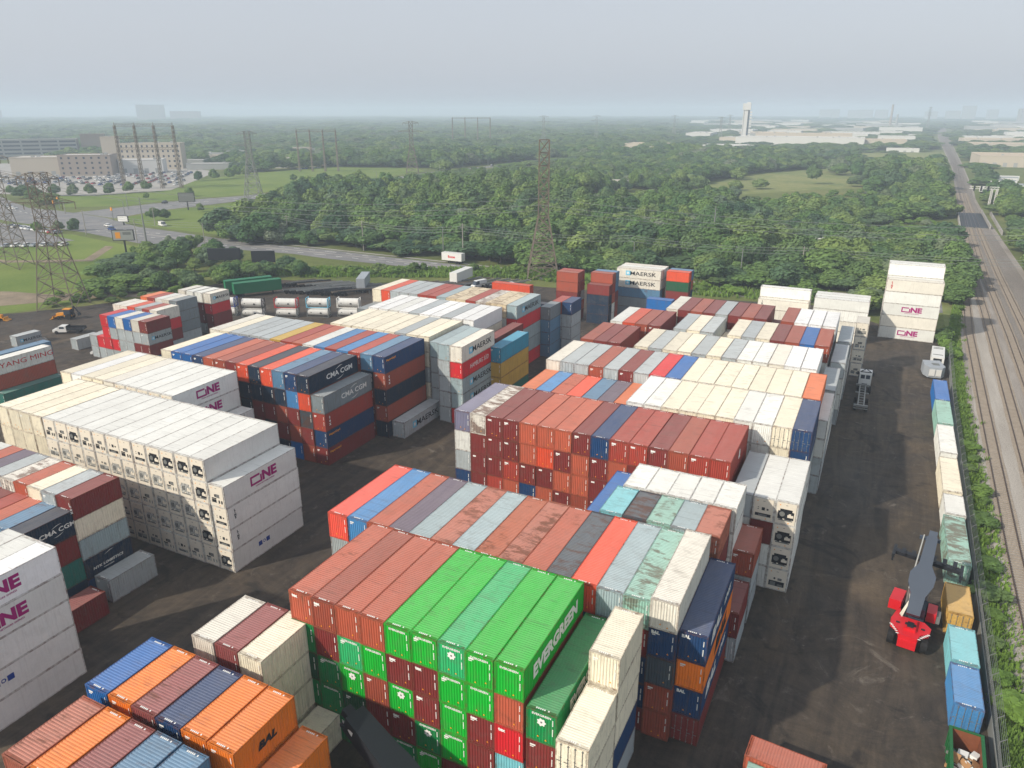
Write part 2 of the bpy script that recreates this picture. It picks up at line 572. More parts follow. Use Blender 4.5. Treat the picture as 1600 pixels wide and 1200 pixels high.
# big side lettering: key -> list of (mesh maker, offset along length in m, offset up)
def side_marks(key):
    if key == 'ONE':
        mb_key = 'oneO'
        if mb_key not in ML:
            mb = MB(); t = 0.26
            mb.box(-0.95, -0.95 + t, -0.006, 0, -0.62, 0.62); mb.box(0.95 - t, 0.95, -0.006, 0, -0.62, 0.36)
            mb.box(-0.95 + t, 0.62, -0.006, 0, 0.62 - t, 0.62); mb.box(-0.95 + t, 0.95 - t, -0.006, 0, -0.62, -0.62 + t)
            ML[mb_key] = mb.mesh('lettering', M['magenta_mark'])
        return [(ML['oneO'], -1.0, 0.15), (make_text('NE', 1.2, 'magenta_mark', 0.05, 0, 1.15), 1.2, 0.15),
                (make_text('OCEAN NETWORK EXPRESS', 0.18, 'magenta_mark', 0.01), 0.4, -0.72)]
    if key == 'MSK':
        return [(star_square(), -2.9, 0.05), (make_text('MAERSK', 1.05, 'black_mark', 0.008, 0, 1.35), 1.2, 0.0)]
    if key == 'MSKb':
        return [(make_text('MAERSK', 1.05, 'black_mark', 0.008, 0, 1.4), 0.6, 0.0)]
    if key == 'HAM': return [(make_text('HAMBURG S\u00dcD', 0.85, 'white_mark', 0.0, 0.1, 0.85), 0.2, 0.0)]
    if key == 'CMA': return [(make_text('CMA CGM', 0.85, 'white_mark', 0.02, 0.0, 1.2), 1.4, 0.0), (swoosh(), 1.4, 0.0)]
    if key == 'EVG': return [(make_text('EVERGREEN', 1.2, 'white_mark', 0.05, 0, 1.02), 0.1, -0.08)]
    if key == 'EVG20': return [(make_text('EVERGREEN', 0.9, 'white_mark', 0.06, 0, 1.2), 0.5, 0.2)]
    if key == 'BAL': return [(make_text('BAL', 1.35, 'black_mark', 0.07, 0.25, 1.6), 0.8, 0.0)]
    if key == 'BAL2': return [(make_text('BAL', 1.0, 'black_mark', 0.06, 0.25, 1.2), 0.0, 0.0)]
    if key == 'BALw': return [(make_text('BAL', 1.2, 'white_mark', 0.05, 0.25, 1.5), -2.2, 0.0), (make_text('LINES', 0.7, 'white_mark', 0.04, 0.25, 1.2), 2.6, 0.2)]
    if key == 'YM': return [(make_text('YANG MING', 1.0, 'red_mark', 0.0, 0.0, 1.35), 1.0, 0.1), (make_text('Y', 1.0, 'black_mark', 0.06, 0.1, 1.3), -4.8, 0.1)]
    if key == 'NYK': return [(make_text('NYK LOGISTICS', 0.5, 'white_mark', 0.02, 0.15, 1.25), -0.3, -0.3), (swoosh(), 0.2, 0.35), (make_text('& MEGACARRIER', 0.2, 'white_mark', 0.01), -0.3, -0.75)]
    if key == 'MOL': return [(mol(), -1.0, 0.2), (make_text('M   L', 0.42, 'white_mark', 0.04, 0, 1.0), -1.0, 0.2), (make_text('O', 0.42, 'navy_mark', 0.03), -1.0, 0.2)]
    if key == 'VRT': return [(vert_text('tex', 'white_mark', 0.5), -5.0, 0.1)]
    if key == 'VRB': return [(vert_text('LINE', 'black_mark', 0.3), -5.0, 0.3)]
    if key == 'VRR': return [(vert_text('LINE', 'red_mark', 0.4), -4.9, 0.1)]
    if key == 'OOL': return [(make_text('TYPHOON', 0.7, 'red_mark', 0.04, 0.1, 1.3), 1.2, 0.0)]
    if key == 'HAP': return [(make_text('Hapag-Lloyd', 0.35, 'orange_mark', 0.03, 0, 1.1), -4.2, 0.7)]
    if key == 'ACL': return [(make_text('ACL', 0.7, 'white_mark', 0.06, 0.15, 1.2), 0.6, 0.2)]
    if key == 'LOGO': return [(make_text('~', 0.9, 'white_mark', 0.05), -1.2, 0.35), (make_text('line', 0.25, 'white_mark', 0.03, 0, 1.8), 0.4, 0.5)]
    if key == 'TYP': return [(make_text('UASC', 0.8, 'white_mark', 0.04, 0.1, 1.4), 0, 0)]
    if key == 'SEAL': return [(make_text('&', 1.2, 'white_mark', 0.05), 0, 0)]
    return []


def mol():
    if 'mol' in ML: return ML['mol']
    mb = MB()
    for i in (0, 2): mb.box(-0.95 + i * 0.65, -0.35 + i * 0.65, -0.006, 0, -0.3, 0.3)
    o = mb.mesh('lettering', M['navy_mark'])
    ML['mol'] = o
    return o


def vert_text(s, mat, h):
    return make_text('\n'.join(s), h, mat, 0.05, 0.0, 1.0)


# ------------------------------------------------------------ container colours (sRGB) and words
CC = {
    'w': ((218, 219, 213), 'white', 0.08), 'W': ((228, 229, 227), 'bright white', 0.04), 'c': ((226, 218, 196), 'cream', 0.05),
    'C': ((214, 210, 198), 'pale cream', 0.12), 'q': ((205, 190, 160), 'rust-stained cream', 0.62), 'g': ((166, 174, 176), 'light grey', 0.2), 'G': ((122, 132, 136), 'grey', 0.25),
    'd': ((70, 84, 100), 'slate blue', 0.35), 'D': ((66, 78, 88), 'worn dark blue', 0.62),
    'r': ((152, 74, 56), 'rust red', 0.3), 'R': ((158, 62, 50), 'brick red', 0.25), 'm': ((120, 46, 44), 'maroon', 0.2),
    'k': ((176, 88, 64), 'faded rust orange', 0.4), 'K': ((172, 88, 56), 'orange brown', 0.5), 'o': ((206, 78, 48), 'bright orange-red', 0.3),
    'O': ((228, 84, 56), 'vivid orange-red', 0.35), 's': ((220, 84, 68), 'salmon red', 0.1), 'S': ((200, 36, 44), 'bright red', 0.1),
    'b': ((28, 100, 168), 'blue', 0.15), 'B': ((24, 60, 102), 'navy', 0.15), 'n': ((20, 42, 64), 'dark navy', 0.15), 'v': ((66, 128, 180), 'mid blue', 0.25),
    'l': ((110, 150, 172), 'pale blue', 0.35), 'L': ((86, 126, 156), 'dusty blue', 0.45), 't': ((40, 110, 100), 'teal', 0.25), 'a': ((50, 140, 170), 'aqua blue', 0.25),
    'e': ((18, 170, 48), 'bright green', 0.08), 'E': ((10, 130, 68), 'green', 0.2), 'i': ((44, 172, 104), 'faded green', 0.15), 'x': ((26, 84, 56), 'dark green', 0.15),
    'f': ((140, 182, 168), 'mint', 0.6), 'F': ((150, 168, 172), 'pale blue-grey', 0.35), 'z': ((116, 182, 190), 'light aqua', 0.2),
    'y': ((190, 158, 70), 'mustard yellow', 0.2), 'Y': ((196, 158, 84), 'dented tan yellow', 0.5), 'p': ((98, 88, 104), 'purple-grey', 0.25), 'P': ((142, 76, 76), 'dusty plum', 0.55),
    'u': ((228, 122, 38), 'orange', 0.06), 'U': ((214, 116, 70), 'open-topped orange', 0.3), 'H': ((176, 104, 84), 'peeling pink-brown', 0.6),
    'j': ((118, 118, 140), 'lavender grey', 0.3), 'J': ((210, 206, 196), 'patchy white', 0.7),
}
H9, H8 = 2.896, 2.591
L40, L20 = 12.192, 6.058
BOXES = []     # every container: dict
# ------------------------------------------------------------ where every container stands
# columns run west to east and are split by "|"; each lists its containers from the ground up.
# first letter: colour. @n refrigeration unit, # doors, % flower emblem, T small end logo, :KEY big side lettering.
# a number stands for that many containers seen only from above or not at all.
HS = {'H': [H9] * 7, 'M': [H8, H8, H9, H9, H9, H9], 'S': [H8] * 7, 'X': [H9, H9, H8, H8, H8, H8]}


def block(phrase, x0, y0, cols, hs='H', L=L40, reefer=False, pitch=2.465, fill='rmkgBw', turn=0):
    rnd = random.Random(phrase)
    cs = cols.split('|'); nc = len(cs)
    for ci, c in enumerate(cs):
        toks = []
        for t in c.split():
            if t.isdigit(): toks += [rnd.choice(fill) for _ in range(int(t))]
            else: toks.append(t)
        col_hs = HS[hs]
        dx = dy = 0.0
        if toks and toks[0][0] == '(':                      # (S) another height set for this column
            col_hs = HS[toks[0][1]]; toks = toks[1:]
        z = 0.0
        for ti, t in enumerate(toks):
            jx = rnd.uniform(-0.025, 0.025) if ti else 0.0; jy = rnd.uniform(-0.06, 0.06)
            if turn: cx, cy = x0 + L / 2 + jy, y0 + 1.22 + ci * pitch
            else: cx, cy = x0 + 1.22 + ci * pitch + jx, y0 + L / 2 + jy
            H = col_hs[ti]
            BOXES.append(dict(t=t, x=cx, y=cy, z=z, H=H, L=L, turn=turn, ph=phrase, ci=ci, nc=nc, ti=ti, nt=len(toks), rf=reefer, rnd=rnd.random()))
            z += H + 0.004


# --- east yard, nearest first
block('front green and rust block', -40.5, 39.2,
      'x E x E k T|E E E m r T|E x e% i k|x% m r e k|E m T e% m T e|e E% m T m T e|m e e e i%|r m m T e e|r z S T k e:EVG'.replace(' T', 'T'), fill='rm')
block('front green and rust block east edge', -18.0, 39.0, 'm r m E%:EVG20', fill='rm')
block('short cream stacks beside the front green block', -14.9, 37.1, 'c c c c#', L=L20, fill='c')
block('tall short cream stacks beside the front green block', -14.9, 43.3, 'g B c c c', L=L20, fill='c')
block('second row of the near east yard', -46.7, 51.9,
      '2 r g s|2 b S v|3 r k|4 p|4 F|4 H|4 F|4 K|4 H|4 k|4 D|4 O|3 m F|3 m f', 'M', fill='rmgB', pitch=2.44)
block('end of the near east yard second row', -12.55, 51.7, '(H) r r D BT C', fill='rB')
block('navy and orange stack by the east aisle', -10.1, 52.4, 'm# BT:BALw u:BAL BT:BALw', fill='B', pitch=2.5)
block('short worn containers in the middle east yard', -21.7, 64.6, '2 r B z|2 r g D|3 r f|3 g F|2 g m H', 'M', L=L20, fill='rgB')
block('long blue container column', -24.3, 66.2, 'r m B b', fill='rB')
block('five short bright white roofs', -21.2, 70.85, '4 w|4 w|4 w|4 w|2 w w w', 'M', L=L20, fill='w', pitch=2.45)
block('short rust stack by the east aisle', -9.15, 71.5, 'g g r', 'H', L=L20)
block('low maroon stack by the east aisle', -9.2, 64.6, 'g m', 'H', L=L20)
block('long red block, two left columns', -48.3, 80.3, '1 B# g# w j|1 m mT m J', fill='mR')
block('long red block', -43.4, 80.3,
      '1 R mT mT mT|1 k RT mT mT|1 B mT k k|1 k mT o k|1 mT k mT k|1 r k k mT|1 mT mT mT B|1 r k k RT|1 r m m RT|1 m r m mT|1 r r r r|1 m r R RT|1 m r R R:SEAL', fill='mR')

block('white refrigerated stacks by the east aisle', -10.85, 79.2, '3 g|2 m# w@1|(H) w@3 w@0 w@0 w@0', reefer=True, fill='w')
block('far row behind the long red block', -45.8, 93.4, '4 U|4 v|4 k|4 O|4 L|4 p|4 U', 'S', fill='rmgB')
block('white and cream row behind the long red block', -28.3, 93.7, '4 W|4 w|4 c|4 c|4 c|4 c|3 w w|3 w w|3 c c#|3 B B#', fill='gw', pitch=2.45)
block('grey roofs by the aisle behind the blue container', -5.0, 106.0, '3 w', reefer=True, fill='wg')
block('row with red and blue between greys', -45.9, 105.9, '4 C|4 g#|4 g|4 r|4 g|4 m|4 g|4 S|4 b|4 c|4 c|4 c|4 c|4 c|4 c|4 c|4 U', fill='gwm')

block('grey roofs by the aisle in the far east yard', -5.0, 119.4, '3 g', reefer=True, fill='gw')
block('long white row in the far east yard', -45.2, 119.6, '4 r|4 m|4 m|3 c|4 c|4 g|4 c|4 c|4 g|4 c|4 g|4 w|4 w|4 C|4 W|4 W', fill='gwm', pitch=2.475)
block('second grey roofs by the far aisle', -4.4, 134.6, '3 g', reefer=True, fill='gw')
block('third grey roofs by the far aisle', -4.2, 148.6, '3 g', reefer=True, fill='gw')
block('mixed row in the far east yard', -44.4, 133.4, '4 w|4 o|4 r|4 m|3 m|4 g|4 c|4 g|3 c|4 c|4 g|4 c|4 m|4 r|4 b|4 r', fill='gwm', pitch=2.475)
block('last row of the east yard', -37.2, 147.4, '4 C|4 m|4 r|4 m|4 g|4 m|4 r|4 m|3 m|4 r|4 W|4 W|4 W', 'H', fill='gwm', pitch=2.5)
block('short unit stack at the far aisle corner', -1.6, 164.5, 'g@2 C@3 g@2 C@3', L=L20, reefer=True)
block('short blue container behind the mixed row', -46.6, 165.5, '3 b', L=L20, turn=1)

# --- far broadside stacks
block('tall white broadside stack by the railway', 3.2, 198.8, 'w:ONE C w:ONE w C:VRR|4 w|5 w|5 w', reefer=True, fill='wC', turn=1, pitch=2.6)
block('white broadside stack left of the aisle head', -11.9, 189.6, 'C C w w|1 C w w|1 C w w', 'S', reefer=True, fill='Cw', turn=1, pitch=2.6)
block('white broadside pair at the back of the yard', -25.4, 193.6, '1 C C:VRB|2 C w', 'S', reefer=True, fill='Cw', turn=1, pitch=2.6)
block('rust broadside stack by the pylon', -75.0, 179.0, 'r m:ACL m:ACL r r|3 R R', 'S', L=L20, turn=1, pitch=2.6)
block('navy and red broadside stack', -66.4, 179.2, 'n:LOGO n:LOGO n:LOGO m|3 R r|3 L L', 'S', L=L20, turn=1, pitch=2.6)
block('grey lettered broadside stack', -62.4, 191.0, 'G:MSK G:MSKb L C:MSK C:MSK|4 w|4 C', 'S', turn=1, pitch=2.6)
block('rust and green broadside stack', -49.0, 192.0, '2 m x o|4 L', 'S', L=L20, turn=1, pitch=2.6)
block('lone orange-red container behind the west rows', -99.3, 188.5, 'R o', turn=1)
block('small navy container behind the west rows', -82.5, 182.0, 'n', L=L20, turn=1)

# --- west yard
block('big refrigerated block', -95.95, 53.9,
      '@ @ @ @ @2|@ @ @ @0 @2|@ @ @ @2 @0|@ @ @ @0 @2|@ @ @0 @3 @2|@ @ @0 @0 @1|@ @0 @0 @0 @2|@ @0 @2 @0 @1|@2 @0 @0 @0 @0|@1 @0 @0 @2 @0|@2 @0 @0 @0 @0|@2 @0 @0 @0 @0'
      .replace('@ ', '@3 ').replace('@', 'w@'), reefer=True, pitch=2.46)
block('cream end of the big refrigerated block', -105.9, 53.9, '3 c c|3 c c|3 c c|3 c c', fill='c')
block('lower east column of the big refrigerated block', -66.35, 54.0, 'w@0:MOL w@1:VRB w@1:VRB w@2:ONE', reefer=True)
block('second white block of the west yard', -111.5, 67.0, '4 c|4 W|4 c|4 c|4 C|4 w@3|4 w@3|4 w@3|4 w@3|3 w:ONE w@3:ONE', reefer=True, fill='cw')
block('lower white column of the second white block', -86.7, 67.0, '2 w', reefer=True, fill='w')
block('navy and orange block of the west yard', -107.0, 81.9,
      '4 c|4 b|4 b|4 B|4 k|4 r|4 m|3 n o|2 m n n|2 m n o|1 m r n L|b r m v B|r m# D o n:CMA'.replace('#', ''), fill='nm')
block('lower east column of the navy and orange block', -74.9, 82.0, 'm:HAP B:HAP R:VRT G:CMA')
block('long mixed row of the west yard', -109.6, 94.9,
      '4 C|4 c|4 g|4 g|4 g|4 g|4 y|4 R|4 k|4 w|4 v|4 R|4 v|4 R|4 L|n r n r:VRT B:HAP', fill='nmr')
block('lone grey container at the foot of the west row', -70.0, 95.8, 'g:MSK', pitch=2.5)
block('cream row of the west yard', -92.0, 108.1, '4 c|4 c|4 c|4 c|4 c|4 c|4 g|4 c|2 g c c', fill='gc')
block('stained light blue column', -69.4, 107.6, 'g g g g F:MSKb', 'M', fill='g')
block('grey lettered corner stacks', -66.4, 105.4, 'g g g g F|F g:MSK g:MSK S:HAM C:MSK', 'H', fill='g', pitch=2.5)
BOXES[-4]['t'] = 'S:HAM'; BOXES[-5]['t'] = 'S'; BOXES[-3]['t'] = 'F:MSK'; BOXES[-2]['t'] = 'S:HAM'
BOXES[-4]['t'] = 'F:MSK'
block('white row of the west yard', -92.9, 121.3, '4 W|4 W|4 w|4 W|4 g|4 W|4 W|4 g|4 W|4 W', reefer=True, fill='gc', pitch=2.5)
block('aqua and mustard short stacks', -61.8, 116.0, '(H) t y y a:OOL'.replace(':OOL', ''), L=L40)
block('maroon column behind the aqua container', -65.5, 121.2, '3 m', L=L40)
block('back row of the west yard', -102.2, 135.3, '4 c|4 o|4 g|4 g|4 g|4 R|4 R|4 F|4 q|4 q|4 R|4 J|4 q|4 q|S G:MSK G:MSK S:HAM F:MSK'.replace('G:MSK G:MSK', 'F:MSK F:MSK'), fill='gwR', pitch=2.45)
block('small pale blue stack at the yard crossing', -65.6, 147.6, 'L L L G', L=L20, fill='L')
block('blue and rust short stack at the yard crossing', -65.4, 153.8, '3 R|2 g B', L=L20, fill='Lg')
block('grey boxes beside the tank containers', -101.5, 128.5, '(H) c c c G:MSKb', fill='c')
block('low grey boxes beside the tank containers', -98.9, 128.3, '3 g|3 B', fill='g')

# --- north-west cluster
block('front stack of the north-west cluster', -157.0, 102.6, 'g# g|g S#|g S# S# S#|g S# g# b#|g g g# C#|m g g# b#|m m g# C#|B m g:MSK m'.replace('#', ''), 'S', L=L20, fill='gm')
block('second stack of the north-west cluster', -158.0, 110.3, '3 C|3 C|3 o|3 g|3 R|1 m S:HAM C:MSK', 'S', L=L20, fill='gm')
block('third stack of the north-west cluster', -159.0, 118.6, '3 U|3 R|3 w|3 C|1 G:TYP G:TYP G:OOL'.replace(':TYP', ':OOL'), 'S', L=L20, fill='gm')
block('rear stack of the north-west cluster', -156.5, 127.5, '3 C|3 w|3 w|1 m S:HAM C:MSK', 'S', L=L20, fill='gm', pitch=2.9)
block('lone pair of grey containers in the work yard', -166.6, 104.0, 'g:MSK', 'S', L=L20)
block('second grey container in the work yard', -166.0, 110.8, 'g:MSK', 'S', L=L20)
block('grey container at the left edge', -181.5, 99.0, 'g:MSK', 'S', L=L20)
block('left edge stack', -147.3, 74.2, '(H) x r w:YM|t', fill='r')
block('pale blue roof at the left edge', -150.4, 76.2, '2 L', fill='r')

# --- near west
block('white lettered stack at the near left corner', -71.8, 22.6, '4 w|4 w|w w:MOL w w:ONE W:ONE', reefer=True, fill='w')
block('mixed block at the near left', -96.7, 42.7, '4 w|4 k|4 p|4 g|4 J#|4 k|4 c|4 g|B n:NYK F c m:VRT', 'S', L=L20, fill='nmr')

block('lower row of the mixed block', -89.4, 36.9, '3 r|3 m|3 R|3 k|3 L|n:CMA t m n:CMA', 'H', L=L20, fill='nmr')
block('grey container on the ground', -74.4, 43.4, 'g', L=L20)
block('maroon container on the ground', -73.1, 36.0, 'm', L=L20)
block('white and maroon short stacks', -46.5, 33.9, '1 c c C|3 P|c c c c', L=L20, fill='cb', pitch=2.6)
block('low cream container at the green block foot', -38.6, 34.0, 'c', L=L20)
block('near blue and orange row', -49.2, 26.2, '3 b|3 u|3 P|3 B|3 u|u u u u:BAL2', L=L20, fill='bu', pitch=2.55)
block('lower orange column', -33.8, 26.4, 'u u u', L=L20)
block('nearest row at the bottom left', -48.2, 19.4, '3 H|3 u|3 P|3 L|3 L', L=L20, fill='bu', pitch=2.6)

# --- along the east fence
block('fence line', 13.7, 155.0, 'b', L=L20)
block('fence line, mint', 13.7, 142.4, 'f', L=12.0)
BOXES.pop()
for i, (y, L, t, dx) in enumerate(((148.4, L20 * 2, 'b', 0.5), (136.2, 12.0, 'f', 0.4), (123.0, 12.9, 'w', 0.25), (109.3, L40, 'c', 0.0), (102.4, L20, 'w', 0.0), (89.7, L40, 'f', -0.3), (79.0, 7.0, 'Y#', -0.9), (71.2, L20, 'z', -1.0), (64.9, L20, 'v#', -1.15))):
    if i == 0: BOXES.pop()
    BOXES.append(dict(t=t, x=14.5 + dx * 0.8, y=y + L / 2, z=0.0, H=H9 if i < 6 else H8, L=L20 if L < 8 else L40, turn=0, ph='single file along the east fence', ci=i, nc=9, ti=0, nt=1, rf=False, rnd=0.3))
BOXES.append(dict(t='k', x=-0.4, y=51.4, z=0.0, H=H9, L=L20, turn=3, ph='bottom edge of the east aisle', ci=0, nc=2, ti=0, nt=1, rf=False, rnd=0.3))
BOXES.append(dict(t='f', x=-0.2, y=48.8, z=0.0, H=H8, L=L20, turn=3, ph='bottom edge of the east aisle', ci=1, nc=2, ti=0, nt=1, rf=False, rnd=0.3))
# ------------------------------------------------------------ which containers the camera sees most of
def box_corners(b):
    hx, hy = (W2, b['L'] / 2)
    a = {0: 0.0, 1: math.pi / 2, 3: R(-3)}[b['turn']]
    if b['turn'] == 3: a = R(90 - 4)
    b['rz'] = a
    ca, sa = math.cos(a), math.sin(a)
    P = []
    for z in (b['z'], b['z'] + b['H']):
        for sx, sy in ((-1, -1), (1, -1), (1, 1), (-1, 1)):
            x, y = sx * hx, sy * hy
            P.append((b['x'] + x * ca - y * sa, b['y'] + x * sa + y * ca, z))
    return P


vv, ff = [], []
for b in BOXES:
    n = len(vv); vv += box_corners(b)
    for f in ((0, 3, 2, 1), (4, 5, 6, 7), (0, 1, 5, 4), (1, 2, 6, 5), (2, 3, 7, 6), (3, 0, 4, 7)): ff.append(tuple(n + i for i in f))
bvh = BVHTree.FromPolygons(vv, ff)
seen = [0] * len(BOXES); south = [0] * len(BOXES); east = [0] * len(BOXES)
cm = cam.rotation_euler.to_matrix()
for j in range(170, 1200, 3):
    for i in range(0, 1600, 3):
        d = cm @ Vector((i - 800, 600 - j, -1160)).normalized()
        h = bvh.ray_cast(Vector((0, 0, CAM_H)), d, 700)
        if h[2] is not None:
            k = h[2] // 6; seen[k] += 1
            if h[2] % 6 == 2: south[k] += 1
            if h[2] % 6 == 3: east[k] += 1
order = sorted(range(len(BOXES)), key=lambda k: -seen[k])
KEEP = set(k for k in order[:300] if seen[k] > 3)
print('containers', len(BOXES), 'in view', sum(1 for s in seen if s), 'kept', len(KEEP), 'smallest kept', min(seen[k] for k in KEEP))

ORD = ['first', 'second', 'third', 'fourth', 'fifth', 'sixth', 'seventh', 'eighth', 'ninth', 'tenth', 'eleventh', 'twelfth', 'thirteenth', 'fourteenth', 'fifteenth', 'sixteenth', 'seventeenth']
MARKW = {'ONE': 'magenta lettering', 'MSK': 'black lettering and star', 'MSKb': 'black lettering', 'HAM': 'white lettering', 'CMA': 'white lettering', 'EVG': 'huge white lettering',
         'EVG20': 'white side lettering', 'BAL': 'black lettering', 'BAL2': 'black lettering', 'BALw': 'white lettering', 'YM': 'red lettering', 'NYK': 'white lettering', 'MOL': 'small blue squares',
         'VRT': 'upright white letters', 'VRB': 'upright black letters', 'VRR': 'upright red letters', 'OOL': 'red lettering', 'HAP': 'yellow lettering', 'ACL': 'white lettering',
         'LOGO': 'white logo', 'SEAL': 'white emblem', 'TYP': 'white lettering'}


def parse(t):
    c = t[0]; rest, _, mk = t[1:].partition(':')
    return c, rest, mk


stack_v, stack_f, stack_c, stack_m = [], [], [], []


def to_stack(b, c, door):
    rgb, _, rust = CC[c]
    r = random.Random(b['x'] * 13.1 + b['y'] * 7.7 + b['z'])
    k = 1 + r.uniform(-0.08, 0.08)
    col = tuple(min(1, v * k) for v in lin(rgb)) + (rust,)
    hy, H = b['L'] / 2, b['H']
    ca, sa = math.cos(b['rz']), math.sin(b['rz'])
    mb = MB()
    mb.cur = 0
    mb.box(-W2 + 0.03, W2 - 0.03, -hy + 0.05, hy - 0.05, 0.1, H - 0.02)
    if b['z'] + H > 8 or seen[b['k']]:
        n = 9
        for i in range(n):
            x = -W2 + 0.16 + i * (2 * W2 - 0.32) / n
            mb.box(x, x + 0.11, -hy + 0.012, -hy + 0.049, 0.16, H - 0.12)
    mb.cur = 1
    for sx in (-1, 1):
        xa, xb = sorted((sx * (W2 - 0.12), sx * W2))
        for sy in (-1, 1):
            ya, yb = sorted((sy * (hy - 0.12), sy * hy)); mb.box(xa, xb, ya, yb, 0, H)
        xa, xb = sorted((sx * (W2 - 0.07), sx * (W2 - 0.002))); mb.box(xa, xb, -hy + 0.12, hy - 0.12, H - 0.08, H - 0.002); mb.box(xa, xb, -hy + 0.12, hy - 0.12, 0.002, 0.13)
    mb.box(-W2 + 0.12, W2 - 0.12, -hy + 0.003, -hy + 0.08, H - 0.11, H - 0.003); mb.box(-W2 + 0.12, W2 - 0.12, -hy + 0.003, -hy + 0.08, 0.003, 0.14)
    if seen[b['k']]:
        if b['rf'] and '@' in b['t']:
            me_u = make_unit(int(b['t'][b['t'].index('@') + 1]), H)
            base = len(mb.v)
            mb.v += [(v.co.x, v.co.y - hy - 0.004, v.co.z) for v in me_u.vertices]
            for pl in me_u.polygons: mb.f.append(tuple(base + i for i in pl.vertices)); mb.m.append(2 + pl.material_index)
        elif not b['rf'] and c not in 'wcC' and b['turn'] == 0:
            mb.cur = 5
            z = H - 0.5
            for i in range(10):
                if i != 4: mb.box(0.84, 0.93, -hy - 0.004, -hy + 0.012, z - 0.09, z)
                z -= 0.13
            if 'T' in b['t']: mb.box(-0.85, -0.4, -hy - 0.004, -hy + 0.012, H - 0.55, H - 0.34)
    n0 = len(stack_v)
    for x, y, z in mb.v: stack_v.append((b['x'] + x * ca - y * sa, b['y'] + x * sa + y * ca, b['z'] + z))
    for f, m in zip(mb.f, mb.m):
        stack_f.append(tuple(n0 + i for i in f)); stack_m.append(m); stack_c.extend([col] * len(f))


def mark_side(root, me, b, du, dz):
    """lettering on the face that looks east (or south, for a container standing broadside)"""
    zc = b['H'] / 2 + 0.03 + dz
    k = 1.0 if b['L'] > 8 else 0.62
    if k < 1 and me.name.startswith('lettering'): pass
    if b['turn']: o = put(me.name.split('.')[0], me, root, (-W2 - 0.004, -du * k, zc), -math.pi / 2)
    else: o = put(me.name.split('.')[0], me, root, (W2 + 0.004, du * k, zc), math.pi / 2)
    if b['turn']: o.rotation_euler[2] = -math.pi / 2
    o.scale = (k, 1, k if k < 1 else 1)
    return o


for k_, b_ in enumerate(BOXES): b_['k'] = k_
used_labels = {}
for k, b in enumerate(BOXES):
    b['k'] = k
    c, fl, mk = parse(b['t'])
    if k not in KEEP:
        to_stack(b, c, '#' in fl); continue
    rgb, word, rust = CC[c]
    r = random.Random(k * 31 + 5)
    kk = 1 + r.uniform(-0.05, 0.05)
    col = tuple(min(1, v * kk) for v in lin(rgb)) + (max(0.0, min(1.0, rust + r.uniform(-0.08, 0.12))),)
    reefer = b['rf'] or '@' in fl
    root = empty('shipping_container', (b['x'], b['y'], b['z']), b['rz'])
    H, L = b['H'], b['L']
    body = put('body', make_body(L, H, 'reefer' if reefer else 'dry'), root, color=col)
    put('frame', make_frame(L, H), root, color=col)
    big = seen[k] > 25
    if '@' in fl and south[k] > 2:
        put('refrigeration_unit', make_unit(int(fl[fl.index('@') + 1]), H), root, (0, -L / 2 - 0.004, 0))
    elif '#' in fl and south[k] > 2:
        for s in (1, -1):
            d = put('door', make_door(H), root, (0, -L / 2 + 0.02 - 0.03, 0), color=col)
            d.scale = (s, 1, 1)
            q = put('lock_bars', make_lock(H), d)
    elif not reefer and not b['turn'] and south[k] > 12:
        put('id_marking', id_marks(H, 1 + (k % 2) if rust < 0.35 else 0), root, (0, -L / 2 + 0.026, 0))
    if not reefer and not b['turn'] and seen[k] > 60 and b['ti'] == b['nt'] - 1 and c not in 'DHJUYq':
        put('roof_number', roof_mark(L, H), root)
    if 'T' in fl and south[k] > 6:
        put('lettering', make_text({'m': 'tex', 'R': 'tex', 'k': 'tex', 'r': 'tex', 'B': 'BAL', 'S': 'tex'}.get(c, 'tex'), 0.30, 'white_mark', 0.06), root, (-0.62, -L / 2 + 0.022, H - 0.42))
    if c in 'eEi' and south[k] > 10:
        put('lettering', make_text('EVERGREEN', 0.19, 'white_mark', 0.03, 0, 1.1), root, (0, -L / 2 + 0.022, H - 0.34))
    if '%' in fl and south[k] > 6:
        put('flower_emblem', flower(), root, (0, -L / 2 + 0.022, H - 0.95))
    if mk and (east[k] > 8 or b['turn']):
        for me, du, dz in side_marks(mk): mark_side(root, me, b, du, dz)
    # words that single it out
    w = word
    if mk: mw = ' with ' + MARKW.get(mk, 'lettering')
    elif '%' in fl: mw = ' with flower emblem'
    elif '@' in fl and south[k] > 2: mw = ' with cooling unit'
    elif '#' in fl: mw = ' with doors showing'
    else: mw = ''
    tier = b['nt'] - 1 - b['ti']
    tw = 'top' if tier == 0 else ('bottom' if b['ti'] == 0 else ['', 'second tier', 'third tier', 'fourth tier', 'fifth tier'][tier])
    if b['nc'] > 1: pos = ORD[b['ci']] + (' row back' if b['turn'] == 1 else ' column')
    else: pos = ''
    if b['nt'] == 1 and b['nc'] == 1: tw = ''
    bits = [x for x in (tw, pos) if x]
    ph = b['ph']
    if b['ph'].startswith('single file'):
        lab = f"{word} container, {ORD[b['ci']]} from the far end, in the east fence line"
    else:
        lab = f"{w} container{mw}, {' '.join(bits)}{' of ' if bits else ''}{ph}"
        if len(lab.split()) > 16: lab = f"{w} container, {' '.join(bits)}{' of ' if bits else ''}{ph}"
        if len(lab.split()) > 16: lab = f"{w} box, {' '.join(bits)} of {ph.replace('of the ', '').replace('the ', '')}"
    if lab in used_labels: lab += ' again'
    used_labels[lab] = 1
    tag(root, lab, 'container', 'stacked shipping containers')
